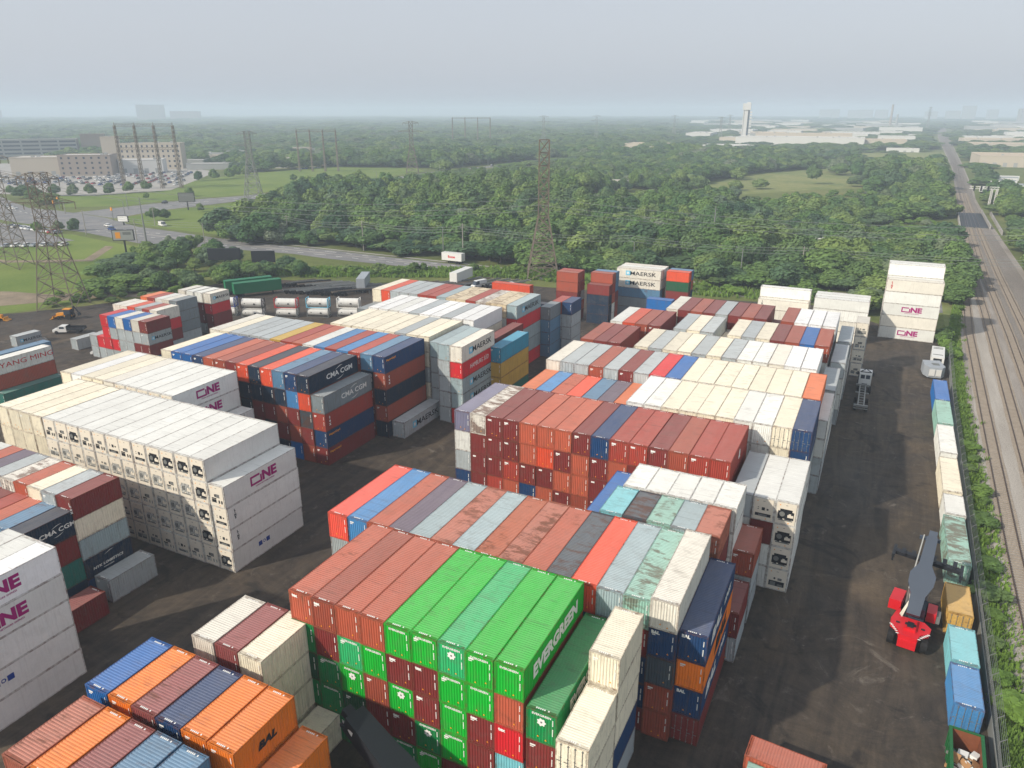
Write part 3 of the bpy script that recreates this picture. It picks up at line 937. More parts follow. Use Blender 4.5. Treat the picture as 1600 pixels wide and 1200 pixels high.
if stack_v:
    me = bpy.data.meshes.new('container_stack')
    me.from_pydata(stack_v, [], stack_f)
    me.materials.append(M['paint_attr']); me.materials.append(M['frame_attr'])
    for q in ('cream_panel', 'dark', 'grey_panel', 'white_mark'): me.materials.append(M[q])
    me.polygons.foreach_set('material_index', stack_m)
    at = me.color_attributes.new('paint', 'FLOAT_COLOR', 'CORNER')
    flat = [v for c in stack_c for v in c]
    at.data.foreach_set('color', flat)
    o = put('container_stacks', me)
    tag(o, 'the many smaller or mostly hidden containers filling out the stacks', 'containers', None, 'stuff')
def sheet(name, pts, z, mat, label=None):
    me = bpy.data.meshes.new(name)
    me.from_pydata([(x, y, z) for x, y in pts], [], [tuple(range(len(pts)))])
    me.materials.append(mat)
    bm = bmesh.new(); bm.from_mesh(me)
    bmesh.ops.recalc_face_normals(bm, faces=bm.faces)
    for f in bm.faces:
        if f.normal.z < 0: f.normal_flip()
    bm.to_mesh(me); bm.free()
    o = put(name, me)
    tag(o, label, None, None, 'structure')
    return o


def ground_mat():
    k = N('grass_ground'); tc = k.n('TexCoord'); v = tc.outputs['Object']
    a = k.noise(v, 0.012, 4, 0.6); b = k.noise(v, 0.35, 5, 0.7)
    c1 = k.ramp(a, (0.35, lin((82, 98, 50))), (0.55, lin((106, 116, 62))), (0.7, lin((128, 128, 78))))
    c2 = k.mix(0.4, c1, k.ramp(b, (0.3, lin((52, 66, 34))), (0.7, lin((118, 118, 74)))))
    return k.out(c2, 0.95, 0.1, bump=b, bstr=0.4, bdist=0.3)


def lawn_mat():
    k = N('mown_grass'); tc = k.n('TexCoord'); v = tc.outputs['Object']
    a = k.noise(v, 0.03, 4, 0.6); b = k.noise(v, 0.9, 5, 0.7)
    c1 = k.ramp(a, (0.35, lin((88, 112, 48))), (0.65, lin((114, 130, 62))))
    c2 = k.mix(0.3, c1, k.ramp(b, (0.3, lin((74, 96, 40))), (0.7, lin((134, 138, 80)))))
    return k.out(c2, 0.95, 0.1)


def meadow_mat():
    k = N('meadow_grass'); tc = k.n('TexCoord'); v = tc.outputs['Object']
    a = k.noise(v, 0.02, 5, 0.65); b = k.noise(v, 0.2, 5, 0.7)
    c1 = k.ramp(a, (0.35, lin((92, 112, 60))), (0.6, lin((132, 134, 84))))
    c2 = k.mix(0.35, c1, k.ramp(b, (0.35, lin((80, 96, 48))), (0.65, lin((150, 144, 100)))))
    return k.out(c2, 0.95, 0.1)


def yard_mat():
    k = N('yard_asphalt'); tc = k.n('TexCoord'); v = tc.outputs['Object']
    a = k.noise(v, 0.05, 6, 0.65, 1.2); b = k.noise(v, 0.5, 6, 0.7); g = k.noise(v, 6.0, 4, 0.7)
    tr = k.noise(k.mapv(v, (0.3, 0.035, 1)), 1.0, 6, 0.7, 1.4)
    tr2 = k.noise(k.mapv(v, (0.12, 0.16, 1)), 1.0, 7, 0.78, 3.5)
    c = k.ramp(a, (0.34, lin((46, 42, 38))), (0.50, lin((64, 57, 50))), (0.60, lin((84, 73, 60))), (0.72, lin((116, 99, 80))))
    c = k.mix(0.42, c, k.ramp(tr, (0.38, lin((40, 38, 37))), (0.62, lin((98, 87, 74)))))
    c = k.mix(0.18, c, k.ramp(tr2, (0.4, lin((36, 34, 34))), (0.62, lin((110, 98, 84)))))
    c = k.mix(k.ramp(b, (0.58, 0.0), (0.72, 0.5)), c, lin((112, 104, 94)))
    d = k.noise(v, 0.16, 8, 0.72, 2.0)
    c = k.mix(k.ramp(d, (0.60, 0.0), (0.70, 0.6)), c, lin((128, 120, 110)))
    e = k.noise(v, 0.11, 5, 0.6, 3.0)
    c = k.mix(k.ramp(e, (0.32, 0.6), (0.42, 0.0)), c, lin((30, 29, 30)))
    c = k.mix(k.ramp(g, (0.3, 0.25), (0.6, 0.0)), c, lin((36, 34, 34)))
    rg = k.ramp(a, (0.3, 0.55), (0.6, 0.9))
    return k.out(c, rg, 0.25, bump=g, bstr=0.3, bdist=0.05)


def road_mat(name, c0, c1):
    k = N(name); tc = k.n('TexCoord'); v = tc.outputs['Object']
    a = k.noise(v, 0.15, 5, 0.6); g = k.noise(v, 3.0, 3)
    c = k.ramp(a, (0.35, lin(c0)), (0.65, lin(c1)))
    return k.out(k.mix(0.15, c, k.ramp(g, (0.3, 0.02), (0.7, 0.3))), 0.85, 0.2)


def ballast_mat(name, c0, c1, c2):
    k = N(name); tc = k.n('TexCoord'); v = tc.outputs['Object']
    a = k.noise(k.mapv(v, (1, 0.08, 1)), 0.5, 4, 0.6, 0.4); g = k.noise(v, 5.5, 3, 0.8); h = k.noise(v, 0.05, 4)
    c = k.ramp(a, (0.35, lin(c0)), (0.62, lin(c1)))
    c = k.mix(k.ramp(h, (0.4, 0.0), (0.65, 0.6)), c, lin(c2))
    c = k.mix(0.55, c, k.ramp(g, (0.32, lin((60, 54, 50))), (0.68, lin((190, 182, 172)))))
    return k.out(c, 0.95, 0.15, bump=g, bstr=0.7, bdist=0.1)


M['ground'] = ground_mat(); M['lawn'] = lawn_mat(); M['meadow'] = meadow_mat(); M['yard'] = yard_mat()
M['road'] = road_mat('road_asphalt', (112, 112, 114), (136, 134, 132))
M['concrete'] = road_mat('concrete', (150, 146, 140), (172, 168, 160))
M['dirt'] = road_mat('bare_dirt', (118, 104, 84), (150, 134, 110))
M['ballast'] = ballast_mat('ballast', (120, 112, 106), (168, 160, 152), (140, 132, 124))
M['ballast_dark'] = ballast_mat('dark_ballast', (84, 78, 73), (112, 105, 99), (92, 82, 75))
sheet('ground', [(-9000, -800), (6000, -800), (6000, 9000), (-9000, 9000)], -0.05, M['ground'], 'rough grassland under the whole scene')
sheet('yard', [(-260, -60), (18.2, -60), (16.0, 67), (17.0, 150), (18.4, 197), (1.1, 214), (-13, 226), (-44, 220), (-60, 218), (-93, 213), (-116, 211), (-136, 199), (-148, 189), (-179, 184), (-190, 175), (-193, 151), (-202, 132), (-212, 118), (-260, 90)], 0.0, M['yard'], 'dark stained asphalt of the container yard')
sheet('lawn', [(-560, 20), (-222, 60), (-214, 118), (-205, 135), (-222, 154), (-238, 176), (-243, 199), (-250, 214), (-280, 208), (-300, 211), (-330, 217), (-345, 205), (-400, 170), (-560, 120)], -0.03, M['lawn'], 'mown lawn left of the container yard')
sheet('field', [(-428, 280), (-404, 300), (-402, 340), (-389, 371), (-382, 420), (-380, 480), (-389, 607), (-420, 640), (-505, 610), (-520, 520), (-500, 440), (-455, 380), (-470, 330), (-500, 312)], -0.03, M['lawn'], 'open grass field beyond the crossroads')
sheet('grass_verge', [(-358, 262), (-362, 300), (-355, 371), (-350, 400), (-335, 395), (-300, 300), (-262, 245), (-294, 247), (-323, 250)], -0.03, M['lawn'], 'grass verge inside the road bend')
sheet('meadow', [(-125, 522), (-150, 519), (-160, 450), (-150, 420), (-136, 440), (-105, 500), (-45, 585), (-15, 610), (-16, 700), (-26, 815), (-60, 800), (-100, 720), (-120, 620)], -0.03, M['meadow'], 'pale meadow clearing in the woods')
sheet('far_meadow', [(-48, 1113), (70, 1201), (50, 1000), (28, 861), (-30, 875)], -0.03, M['meadow'], 'far clearing left of the railway')
sheet('gravel_clearing', [(-68, 236), (-58, 236), (-56, 246), (-66, 248)], -0.02, M['dirt'])
sheet('gravel_yard', [(-48, 286), (-10, 300), (-12, 318), (-44, 306)], -0.02, M['concrete'])
sheet('road', [(-560, 318), (-521, 299), (-443, 269), (-417, 269), (-366, 261), (-323, 246), (-294, 243), (-262, 238), (-218, 236), (-195, 236), (-169, 234), (-119, 232), (-60, 238), (0, 244), (30, 246), (30, 233), (0, 231), (-60, 225), (-123, 221), (-188, 221), (-205, 223), (-246, 219), (-280, 213), (-299, 217), (-330, 223), (-404, 231), (-470, 250), (-560, 290)], 0.0, M['road'], 'grey multi-lane road behind the yard')
sheet('branch_road', [(-400, 266), (-398, 296), (-395, 337), (-381, 371), (-374, 420), (-372, 480), (-378, 607), (-364, 712), (-360, 784), (-346, 900), (-290, 1150), (-280, 1148), (-338, 898), (-351, 784), (-352, 712), (-364, 607), (-358, 480), (-358, 420), (-360, 371), (-362, 328), (-366, 294), (-360, 262)], 0.012, M['road'], 'branch road curving away past the field')
sheet('pavement', [(-262, 240), (-218, 237.6), (-169, 235.6), (-119, 233.6), (-60, 239.6), (0, 246), (0, 247.5), (-60, 241.1), (-119, 235.1), (-169, 237.1), (-218, 239.1), (-262, 241.5)], 0.02, M['concrete'])
sheet('median', [(-330, 233), (-262, 228.6), (-195, 229.4), (-119, 226.6), (-119, 227.4), (-195, 230.2), (-262, 229.5), (-330, 234)], 0.02, M['concrete'])
sheet('car_park', [(-800, 380), (-690, 300), (-500, 312), (-470, 330), (-455, 378), (-500, 440), (-560, 520), (-700, 560), (-900, 480)], 0.0, M['concrete'], 'pale car park before the offices')
sheet('near_car_park', [(-520, 150), (-420, 172), (-326, 183), (-312, 206), (-345, 213), (-404, 227), (-520, 246)], 0.0, M['road'])
sheet('dirt_track', [(-330, 163), (-290, 161), (-262, 178), (-283, 203), (-288, 203), (-268, 179), (-292, 165), (-330, 167)], 0.0, M['dirt'])
sheet('dirt_path', [(-260, 124), (-240, 134), (-225, 137), (-203, 152), (-190, 152), (-193, 148), (-205, 144), (-220, 126), (-232, 112), (-260, 100)], 0.004, M['dirt'])
# painted lines on the road
lm = MB()
def dash_line(P, dash, gap, w, z):
    acc = 0.0
    for (x0, y0), (x1, y1) in zip(P, P[1:]):
        d = Vector((x1 - x0, y1 - y0)); L = d.length; d /= L; nrm = Vector((-d.y, d.x)) * w / 2
        t = 0.0
        while t < L:
            e = min(L, t + dash)
            a, b = Vector((x0, y0)) + d * t, Vector((x0, y0)) + d * e
            lm.quad((a.x - nrm.x, a.y - nrm.y, z), (b.x - nrm.x, b.y - nrm.y, z), (b.x + nrm.x, b.y + nrm.y, z), (a.x + nrm.x, a.y + nrm.y, z))
            t += dash + gap
dash_line([(-330, 238), (-262, 233.5), (-195, 233), (-119, 229.5), (-60, 233.5), (0, 240)], 3, 5, 0.3, 0.03)
dash_line([(-330, 229), (-262, 225), (-195, 226.5), (-119, 224.5), (-60, 228), (0, 236)], 3, 5, 0.3, 0.03)
dash_line([(-379, 300), (-378, 337), (-370, 371), (-366, 420), (-365, 480), (-371, 607), (-358, 712)], 4, 6, 0.4, 0.03)
dash_line([(-404, 250), (-450, 262), (-520, 285)], 4, 5, 0.35, 0.03)
o = put('road_markings', lm.mesh('road_markings', M['white_mark'])); tag(o, None, None, None, 'structure')

# ------------------------------------------------------------ railway
sheet('railway_bed', [(17.6, 40), (17.6, 87), (19.0, 135), (21.5, 200), (24, 260), (28.9, 305), (33.9, 420), (36.7, 483), (40.5, 563), (53, 874), (77, 1863), (120, 3000), (140, 3000), (98, 1863), (64, 878), (54, 620), (51, 563), (49, 483), (48, 394), (47, 302), (46, 200), (45, 40)], 0.0, M['ballast'], 'pale stone ballast under the sidings')
sheet('main_line_bed', [(28.0, 40), (28.5, 100), (30, 157), (31.6, 215), (32, 260), (32.4, 330), (35, 420), (38, 483), (42, 563), (54, 874), (78, 1863), (121, 3000), (139, 3000), (97, 1863), (63, 878), (53, 620), (49.5, 563), (47.5, 483), (46, 394), (45, 302), (44, 200), (42, 40)], 0.02, M['ballast_dark'], 'dark brown ballast of the main line')
M['ballast_pale'] = ballast_mat('pale_ballast', (164, 158, 148), (196, 190, 180), (176, 168, 158))
sheet('siding_bed', [(18.6, 40), (18.8, 87), (20.2, 135), (22.4, 200), (25.2, 260), (29.4, 305), (31.2, 330), (30.4, 260), (30.0, 215), (28.6, 157), (26.9, 100), (26.4, 40)], 0.012, M['ballast_pale'])
sheet('verge', [(17.0, 40), (17.6, 87), (19.0, 135), (21.5, 200), (24, 260), (28.9, 305), (20, 305), (18.4, 197), (17.0, 150), (15.9, 67), (15.5, 40)], 0.006, M['meadow'])
M['rail'] = plain('rusty_rail', (78, 60, 50), 0.4, 0.2, 1.5, 0.3)
M['sleeper'] = plain('weathered_sleeper', (142, 132, 120), 0.9, 0.35, 0.8)
TRK = {'west siding track': [(20.3, 45), (20.9, 60), (21.3, 100), (22.5, 155), (23.8, 210), (25.9, 255), (28.3, 290), (30.4, 320), (31.8, 345)],
       'second siding track': [(24.0, 45), (24.6, 60), (25.5, 100), (27.1, 157), (28.6, 210), (29.8, 260), (31.3, 310), (35, 400), (38.4, 480), (43, 600), (55.5, 875), (83, 1863)],
       'third track': [(28.2, 45), (29.6, 100), (31.2, 157), (32.8, 215), (34.2, 295), (37.5, 400), (40.6, 480), (45.2, 600), (57.6, 875), (86, 1863)],
       'fourth track': [(33.4, 60), (34.8, 150), (36.5, 200), (38.4, 300), (41.0, 400), (43.6, 480), (47.6, 600), (59.8, 875), (89, 1863)]}
for nm, P in TRK.items():
    rt = empty('railway_track'); tag(rt, 'rusty ' + nm + ' on stone ballast beside the yard', None, None, 'structure')
    sl = MB(); rls = [MB(), MB()]
    acc = 0.0
    for (x0, y0), (x1, y1) in zip(P, P[1:]):
        d = Vector((x1 - x0, y1 - y0, 0)); L = d.length; d /= L; n = Vector((-d.y, d.x, 0))
        for s, mb in zip((-0.75, 0.75), rls):
            a = Vector((x0, y0, 0.18)) + n * s; b = Vector((x1, y1, 0.18)) + n * s
            mb.bar(a, b, 0.10 if y0 < 400 else 0.16, 0.16)
        if y0 < 500:
            t = 0.0
            while t < L:
                c = Vector((x0, y0, 0.07)) + d * t; h = n * (1.28 + 0.05 * math.sin(t * 9.7))
                sl.bar(c - h, c + h, 0.24, 0.12); t += 0.62
    for mb in rls: put('rail', mb.mesh('rail', M['rail']), rt)
    if sl.v: tag(put('sleepers', sl.mesh('sleepers', M['sleeper']), rt), None, None, None, 'stuff')
# bridge over the lower road
br = empty('rail_bridge', (0, 0, 0)); tag(br, 'dark railway bridge deck between pale parapets', 'bridge')
mb = MB(); mb.prism([(33.9, 421), (46.9, 421), (48.0, 482), (36.9, 482)], 0.03, 0.16); put('deck', mb.mesh('deck', M['dark']), br)
for a, b in (((33.4, 415), (36.2, 486)), ((46.2, 418), (47.9, 486)), ((49.2, 400), (51.5, 480))):
    mb = MB(); mb.bar((*a, 0.9), (*b, 0.9), 0.5, 1.8); put('parapet', mb.mesh('parapet', M['concrete']), br)
# ------------------------------------------------------------ vegetation
def leaf_mat(name, cols, silver=False):
    k = N(name); oi = k.n('ObjectInfo'); geo = k.n('NewGeometry'); tc = k.n('TexCoord')
    pos = geo.outputs['Position']
    a = k.noise(pos, 0.02, 2, 0.5)
    w = k.math('ADD', k.math('MULTIPLY', oi.outputs['Random'], 0.62), k.math('MULTIPLY', a, 0.38), clamp=True)
    c = k.ramp(w, *[(i / (len(cols) - 1) * 0.8 + 0.1, lin(q)) for i, q in enumerate(cols)])
    b = k.noise(pos, 0.55, 3, 0.7)
    c = k.mix(1.0, c, k.ramp(b, (0.3, 0.72), (0.7, 1.25)), 'MULTIPLY')
    wd = k.noise(pos, 0.006, 3, 0.6)
    c = k.mix(k.ramp(wd, (0.45, 0.0), (0.62, 0.5)), c, lin((106, 128, 66)))
    k.b.inputs['Roughness'].default_value = 0.75
    k.b.inputs['Specular IOR Level'].default_value = 0.15
    k.l(c, k.b.inputs['Base Color'])
    tr = k.n('BsdfTranslucent'); k.l(k.mix(0.5, c, lin((120, 150, 50))), tr.inputs[0])
    mx = k.n('MixShader'); mx.inputs[0].default_value = 0.22
    k.l(k.b.outputs[0], mx.inputs[1]); k.l(tr.outputs[0], mx.inputs[2])
    o = [n for n in k.t.nodes if n.type == 'OUTPUT_MATERIAL'][0]
    k.l(mx.outputs[0], o.inputs[0])
    return k.m


M['leaf'] = leaf_mat('green_leaves', [(54, 84, 56), (80, 112, 68), (110, 138, 74), (76, 104, 80), (130, 150, 86), (60, 90, 66), (122, 138, 112)])
M['leaf_silver'] = leaf_mat('silver_leaves', [(112, 126, 100), (128, 138, 116), (104, 118, 94)])
M['leaf_bush'] = leaf_mat('bush_leaves', [(92, 124, 60), (118, 148, 66), (86, 112, 64), (128, 146, 90)])
M['bark'] = plain('bark', (92, 80, 68), 0.9, 0.3, 2.0)


def crown_mesh(seed, mat, nl=11, per=190, leaf=0.09, tall=0.0):
    r = random.Random(seed)
    mb = MB(); lobes = []
    for i in range(nl):
        t = r.uniform(0, 6.28); d = math.sqrt(r.random()) * 0.62; z = r.uniform(0.28, 0.80) + tall * 0.05
        zz = 1.0 - 0.55 * d
        lobes.append((d * math.cos(t), d * math.sin(t), min(z, zz - 0.12), r.uniform(0.26, 0.42), r.uniform(0.16, 0.24)))
    lobes.append((0, 0, 0.78, 0.36, 0.2)); lobes.append((0, 0, 0.5, 0.6, 0.26))
    for (cx, cy, cz, rr, rz) in lobes:
        n = int(per * (rr / 0.36) ** 2)
        for i in range(n):
            u = r.uniform(-0.75, 1); t = r.uniform(0, 6.28); q = math.sqrt(max(0, 1 - u * u))
            nx, ny, nz = q * math.cos(t), q * math.sin(t), u
            k = r.uniform(0.82, 1.08) if r.random() < 0.85 else r.uniform(1.05, 1.22)
            p = Vector((cx + nx * rr * k, cy + ny * rr * k, cz + nz * rz * k))
            nn = Vector((nx, ny, nz * 1.6)) + Vector((r.uniform(-1, 1), r.uniform(-1, 1), r.uniform(-0.6, 1))) * 0.75
            nn.normalize()
            a = nn.orthogonal().normalized(); b = nn.cross(a); t2 = r.uniform(0, 3.14)
            a, b = a * math.cos(t2) + b * math.sin(t2), b * math.cos(t2) - a * math.sin(t2)
            s = leaf * r.uniform(0.55, 1.15)
            a = Vector((a.x, a.y, a.z * 0.5)) * s; b = Vector((b.x, b.y, b.z * 0.5)) * s * 0.8
            mb.quad(p - a - b * 0.4, p + b * -1.0, p + a - b * 0.3, p + a * 0.5 + b, p - a * 0.6 + b * 0.8)
    for (cx, cy, cz, rr, rz) in lobes:      # leafy mass inside each lobe
        n0 = len(mb.v); A, B = 9, 5
        for j in range(B + 1):
            ph = math.pi * j / B
            for i in range(A):
                th = 2 * math.pi * i / A; q = 0.86 * (1 + r.uniform(-0.1, 0.1))
                mb.v.append((cx + rr * q * math.sin(ph) * math.cos(th), cy + rr * q * math.sin(ph) * math.sin(th), cz + rz * q * math.cos(ph)))
        for j in range(B):
            for i in range(A):
                i2 = (i + 1) % A
                mb.f.append((n0 + j * A + i, n0 + (j + 1) * A + i, n0 + (j + 1) * A + i2, n0 + j * A + i2)); mb.m.append(0)
    return mb.mesh('crown', mat, fix=False)


def trunk_mesh(seed):
    r = random.Random(seed); mb = MB()
    mb.tube((0, 0, -0.02), (0.02, 0.01, 0.34), 0.055, 0.04, 7)
    for i in range(5):
        t = r.uniform(0, 6.28); z = r.uniform(0.2, 0.34); L = r.uniform(0.3, 0.55)
        mb.tube((0.01, 0, z), (math.cos(t) * L, math.sin(t) * L, z + r.uniform(0.2, 0.36)), 0.028, 0.010, 5)
    mb.tube((0.02, 0.01, 0.34), (0, 0, 0.72), 0.04, 0.015, 6)
    return mb.mesh('trunk', M['bark'])


CROWNS = [crown_mesh(100 + i, M['leaf'], 9 + i % 4, 260) for i in range(6)]
CROWNS.append(crown_mesh(121, M['leaf'], 6, 200, 0.085, 4.0)); CROWNS.append(crown_mesh(133, M['leaf'], 16, 200, 0.08))
SILVER = [crown_mesh(300 + i, M['leaf_silver'], 12, 220, 0.07) for i in range(2)]
BUSH = [crown_mesh(400 + i, M['leaf_bush'], 7, 120, 0.15) for i in range(4)]
TRUNKS = [trunk_mesh(500 + i) for i in range(3)]


def inside(x, y, P):
    c = False; n = len(P); j = n - 1
    for i in range(n):
        xi, yi = P[i]; xj, yj = P[j]
        if (yi > y) != (yj > y) and x < (xj - xi) * (y - yi) / (yj - yi) + xi: c = not c
        j = i
    return c


NO = [  # places without woodland
    [(-260, -60), (19.5, -60), (17.5, 67), (18, 150), (19.6, 197), (30, 215), (28, 240), (8, 236), (6, 216), (1.1, 217), (-13, 229), (-44, 223), (-60, 221), (-93, 216), (-116, 214), (-136, 203), (-148, 193), (-179, 190), (-197, 178), (-203, 153), (-212, 140), (-225, 118), (-260, 90)],
    [(-600, 0), (-222, 30), (-214, 118), (-212, 140), (-228, 156), (-242, 178), (-250, 199), (-252, 214), (-280, 213), (-330, 222), (-600, 330)],
    [(-600, 330), (-366, 255), (-262, 236), (-120, 229), (-60, 236), (0, 242), (60, 246), (60, 230), (0, 228), (-60, 222), (-122, 216), (-188, 217), (-246, 214), (-600, 200)],
    [(-600, 330), (-300, 243), (-262, 241), (-262, 247), (-300, 290), (-330, 350), (-352, 420), (-345, 480), (-355, 607), (-345, 712), (-344, 790), (-366, 790), (-385, 650), (-505, 612), (-522, 520), (-560, 525), (-700, 570), (-960, 560), (-1000, 300), (-600, 280)],
    [(-135, 530), (-158, 528), (-176, 450), (-164, 400), (-132, 410), (-92, 470), (-35, 545), (-4, 570), (-6, 700), (-18, 820), (-60, 806), (-108, 722), (-128, 620)],
    [(-48, 1118), (78, 1215), (52, 1000), (30, 855), (-34, 868)],
    [(18, 40), (22, 200), (26, 300), (27.5, 420), (31, 563), (42, 874), (60, 1863), (105, 3000), (150, 3000), (108, 1863), (73, 878), (62, 620), (56, 483), (53.5, 394), (51, 302), (48, 200), (50, 40)],
    [(66, 600), (75, 860), (90, 905), (400, 905), (400, 560), (90, 560)],
    [(-215, 150), (-190, 176), (-148, 186), (-100, 206), (-60, 217), (-60, 232), (-110, 240), (-170, 242), (-215, 240), (-225, 226), (-246, 214), (-243, 205)],
    [(-450, 255), (-450, 320), (-390, 335), (-335, 300), (-330, 250)], [(-366, 255), (-262, 236), (-262, 252), (-296, 284), (-314, 330), (-342, 356), (-365, 335)],
    [(-66, 228), (-52, 228), (-52, 256), (-68, 256)], [(-50, 284), (-8, 298), (-10, 320), (-46, 308)],
]
BB = [(min(x for x, y in P), max(x for x, y in P), min(y for x, y in P), max(y for x, y in P)) for P in NO]
BUILT = []     # building footprints, filled by the buildings section


def wooded(x, y):
    for P, b in zip(NO, BB):
        if b[0] < x < b[1] and b[2] < y < b[3] and inside(x, y, P): return False
    for a, b_, c, d in BUILT:
        if a < x < b_ and c < y < d: return False
    return True


def industrial(x, y):
    return (y > 960 and x > -0.27 * y + 0 and y < 4200) or (x > 62 and y > 560)
# ------------------------------------------------------------ buildings
M['wall_tan'] = plain('tan_wall', (182, 172, 156), 0.85, 0.08, 0.05)
M['wall_white'] = plain('white_wall', (200, 199, 195), 0.8, 0.06, 0.05)
M['wall_grey'] = plain('grey_wall', (150, 152, 150), 0.85, 0.08, 0.05)
M['wall_brown'] = plain('brown_grey_wall', (150, 138, 128), 0.85, 0.08, 0.05)
M['roof_pale'] = plain('pale_flat_roof', (190, 188, 183), 0.9, 0.12, 0.03)
M['roof_tan'] = plain('tan_flat_roof', (184, 168, 146), 0.9, 0.12, 0.03)
M['window'] = plain('dark_window', (52, 62, 74), 0.25, 0.1, 1.0, 0, 0.6)
NB = [0]


def building(name, p0, p1, depth, h, wall, roof, label, cat='building', floors=0, bays=0, bands=False, group=None, extras=()):
    """a flat-roofed block whose front runs p0 -> p1 and faces the camera side"""
    a, b = Vector((*p0, 0)), Vector((*p1, 0)); L = (b - a).length
    ang = math.atan2(b.y - a.y, b.x - a.x)
    root = empty(name, a, ang)
    m = MB(); m.box(0, L, 0, depth, -0.3, h); m.box(-0.15, L + 0.15, -0.15, 0.25, h, h + 0.8); m.box(-0.15, L + 0.15, depth - 0.25, depth + 0.15, h, h + 0.8)
    m.box(-0.15, 0.25, 0.25, depth - 0.25, h, h + 0.8); m.box(L - 0.25, L + 0.15, 0.25, depth - 0.25, h, h + 0.8)
    put('wall', m.mesh('wall', M[wall]), root)
    m = MB(); m.box(0.26, L - 0.26, 0.26, depth - 0.26, h + 0.004, h + 0.2); rf_ = put('roof', m.mesh('roof', M[roof]), root)
    r = random.Random(hash(p0) & 0xffff)
    m = MB()
    for i in range(max(1, int(L / 18))):
        x, y = r.uniform(3, max(4, L - 5)), r.uniform(2, max(3, depth - 5)); m.box(x, x + 2.4, y, y + 2, h + 0.2, h + r.uniform(1.2, 2.2))
    put('rooftop_unit', m.mesh('rooftop_unit', M['wall_grey']), rf_)
    if floors:
        fh = h / floors
        if bands:
            for f in range(floors):
                m = MB()
                for i in range(bays):
                    m.box(L * i / bays + 1.0, L * (i + 1) / bays - 1.0, -0.1, 0.0, f * fh + fh * 0.32, f * fh + fh * 0.78)
                put('window_band', m.mesh('window_band', M['window']), root)
        else:
            wm = MB(); wm.box(-0.8, 0.8, -0.08, 0.0, 0, fh * 0.42); wme = wm.mesh('window', M['window'])
            for f in range(floors):
                for i in range(bays):
                    if f * bays + i >= 96: break
                    put('window', wme, root, (L * (i + 0.5) / bays, -0.004, f * fh + fh * 0.35))
    elif L > 20:
        m = MB()
        for i in range(int(L / 9)): m.box(i * 9 + 3, i * 9 + 6.4, -0.1, 0, 0, min(4.2, h * 0.5))
        put('loading_doors', m.mesh('loading_doors', M['wall_grey']), root)
    tag(root, label, cat, group)
    ca, sa = math.cos(ang), math.sin(ang)
    xs = [a.x + u * ca - v * sa for u in (0, L) for v in (0, depth)]; ys = [a.y + u * sa + v * ca for u in (0, L) for v in (0, depth)]
    BUILT.append((min(xs) - 3, max(xs) + 3, min(ys) - 5, max(ys) + 3))
    return root


building('office_block', (-1010, 425), (-866, 598), 24, 21, 'wall_grey', 'roof_pale', 'long grey parking block with dark window bands, far left', floors=5, bays=12, bands=True)
building('stair_tower', (-864, 602), (-848, 622), 22, 26, 'wall_brown', 'roof_tan', 'blank brown tower at the end of the grey parking block')
building('office_block', (-668, 398), (-640, 422), 26, 15, 'wall_tan', 'roof_pale', 'blank tan low block joined to the small-windowed offices')
building('office_block', (-639, 421), (-607, 447), 24, 16.5, 'wall_brown', 'roof_pale', 'brown office block with small paired windows and car park', floors=4, bays=7)
building('office_block', (-618, 462), (-590, 486), 20, 11, 'wall_white', 'roof_pale', 'white low annexe behind the brown office block')
building('office_block', (-672, 488), (-662, 497), 18, 29, 'wall_tan', 'roof_pale', 'narrow tan tower end of the white office building')
building('office_block', (-661, 498), (-616, 530), 18, 23, 'wall_tan', 'roof_pale', 'pale multi-storey offices behind the four-legged pylon row', floors=5, bays=12)
building('low_shop', (-600, 520), (-560, 545), 16, 5, 'wall_grey', 'roof_pale', 'low grey shop behind the parked cars')
building('low_shop', (-560, 560), (-532, 580), 14, 5, 'wall_white', 'roof_pale', 'low white shop left of the grass field')
building('low_shop', (-548, 600), (-520, 626), 22, 7, 'wall_tan', 'roof_pale', 'tan shop at the far corner of the grass field')
building('low_shop', (-585, 640), (-545, 668), 20, 5, 'wall_white', 'roof_pale', 'small pale shop behind the tan shop')
building('apartment_tower', (-3800, 3010), (-3700, 3110), 60, 84, 'wall_brown', 'roof_pale', 'taller of two hazy apartment towers on the left horizon', floors=10, bays=6)
building('apartment_tower', (-3680, 3130), (-3560, 3230), 60, 50, 'wall_brown', 'roof_pale', 'lower of two hazy apartment towers on the left horizon', floors=6, bays=8)
building('apartment_tower', (-4900, 2700), (-4760, 2840), 50, 55, 'wall_brown', 'roof_pale', 'faint apartment block at the far left horizon', floors=6, bays=8)
building('house', (-186, 520), (-168, 530), 9, 5, 'wall_white', 'roof_tan', 'small white house among the trees behind the pylon', 'house')
building('house', (-44, 292), (-36, 294), 8, 3.6, 'wall_tan', 'roof_pale', 'small tan hut in the clearing by the steel pole', 'house')
building('house', (-24, 306), (-12, 309), 9, 5, 'wall_white', 'roof_pale', 'white shed half hidden by trees behind the last row', 'house')
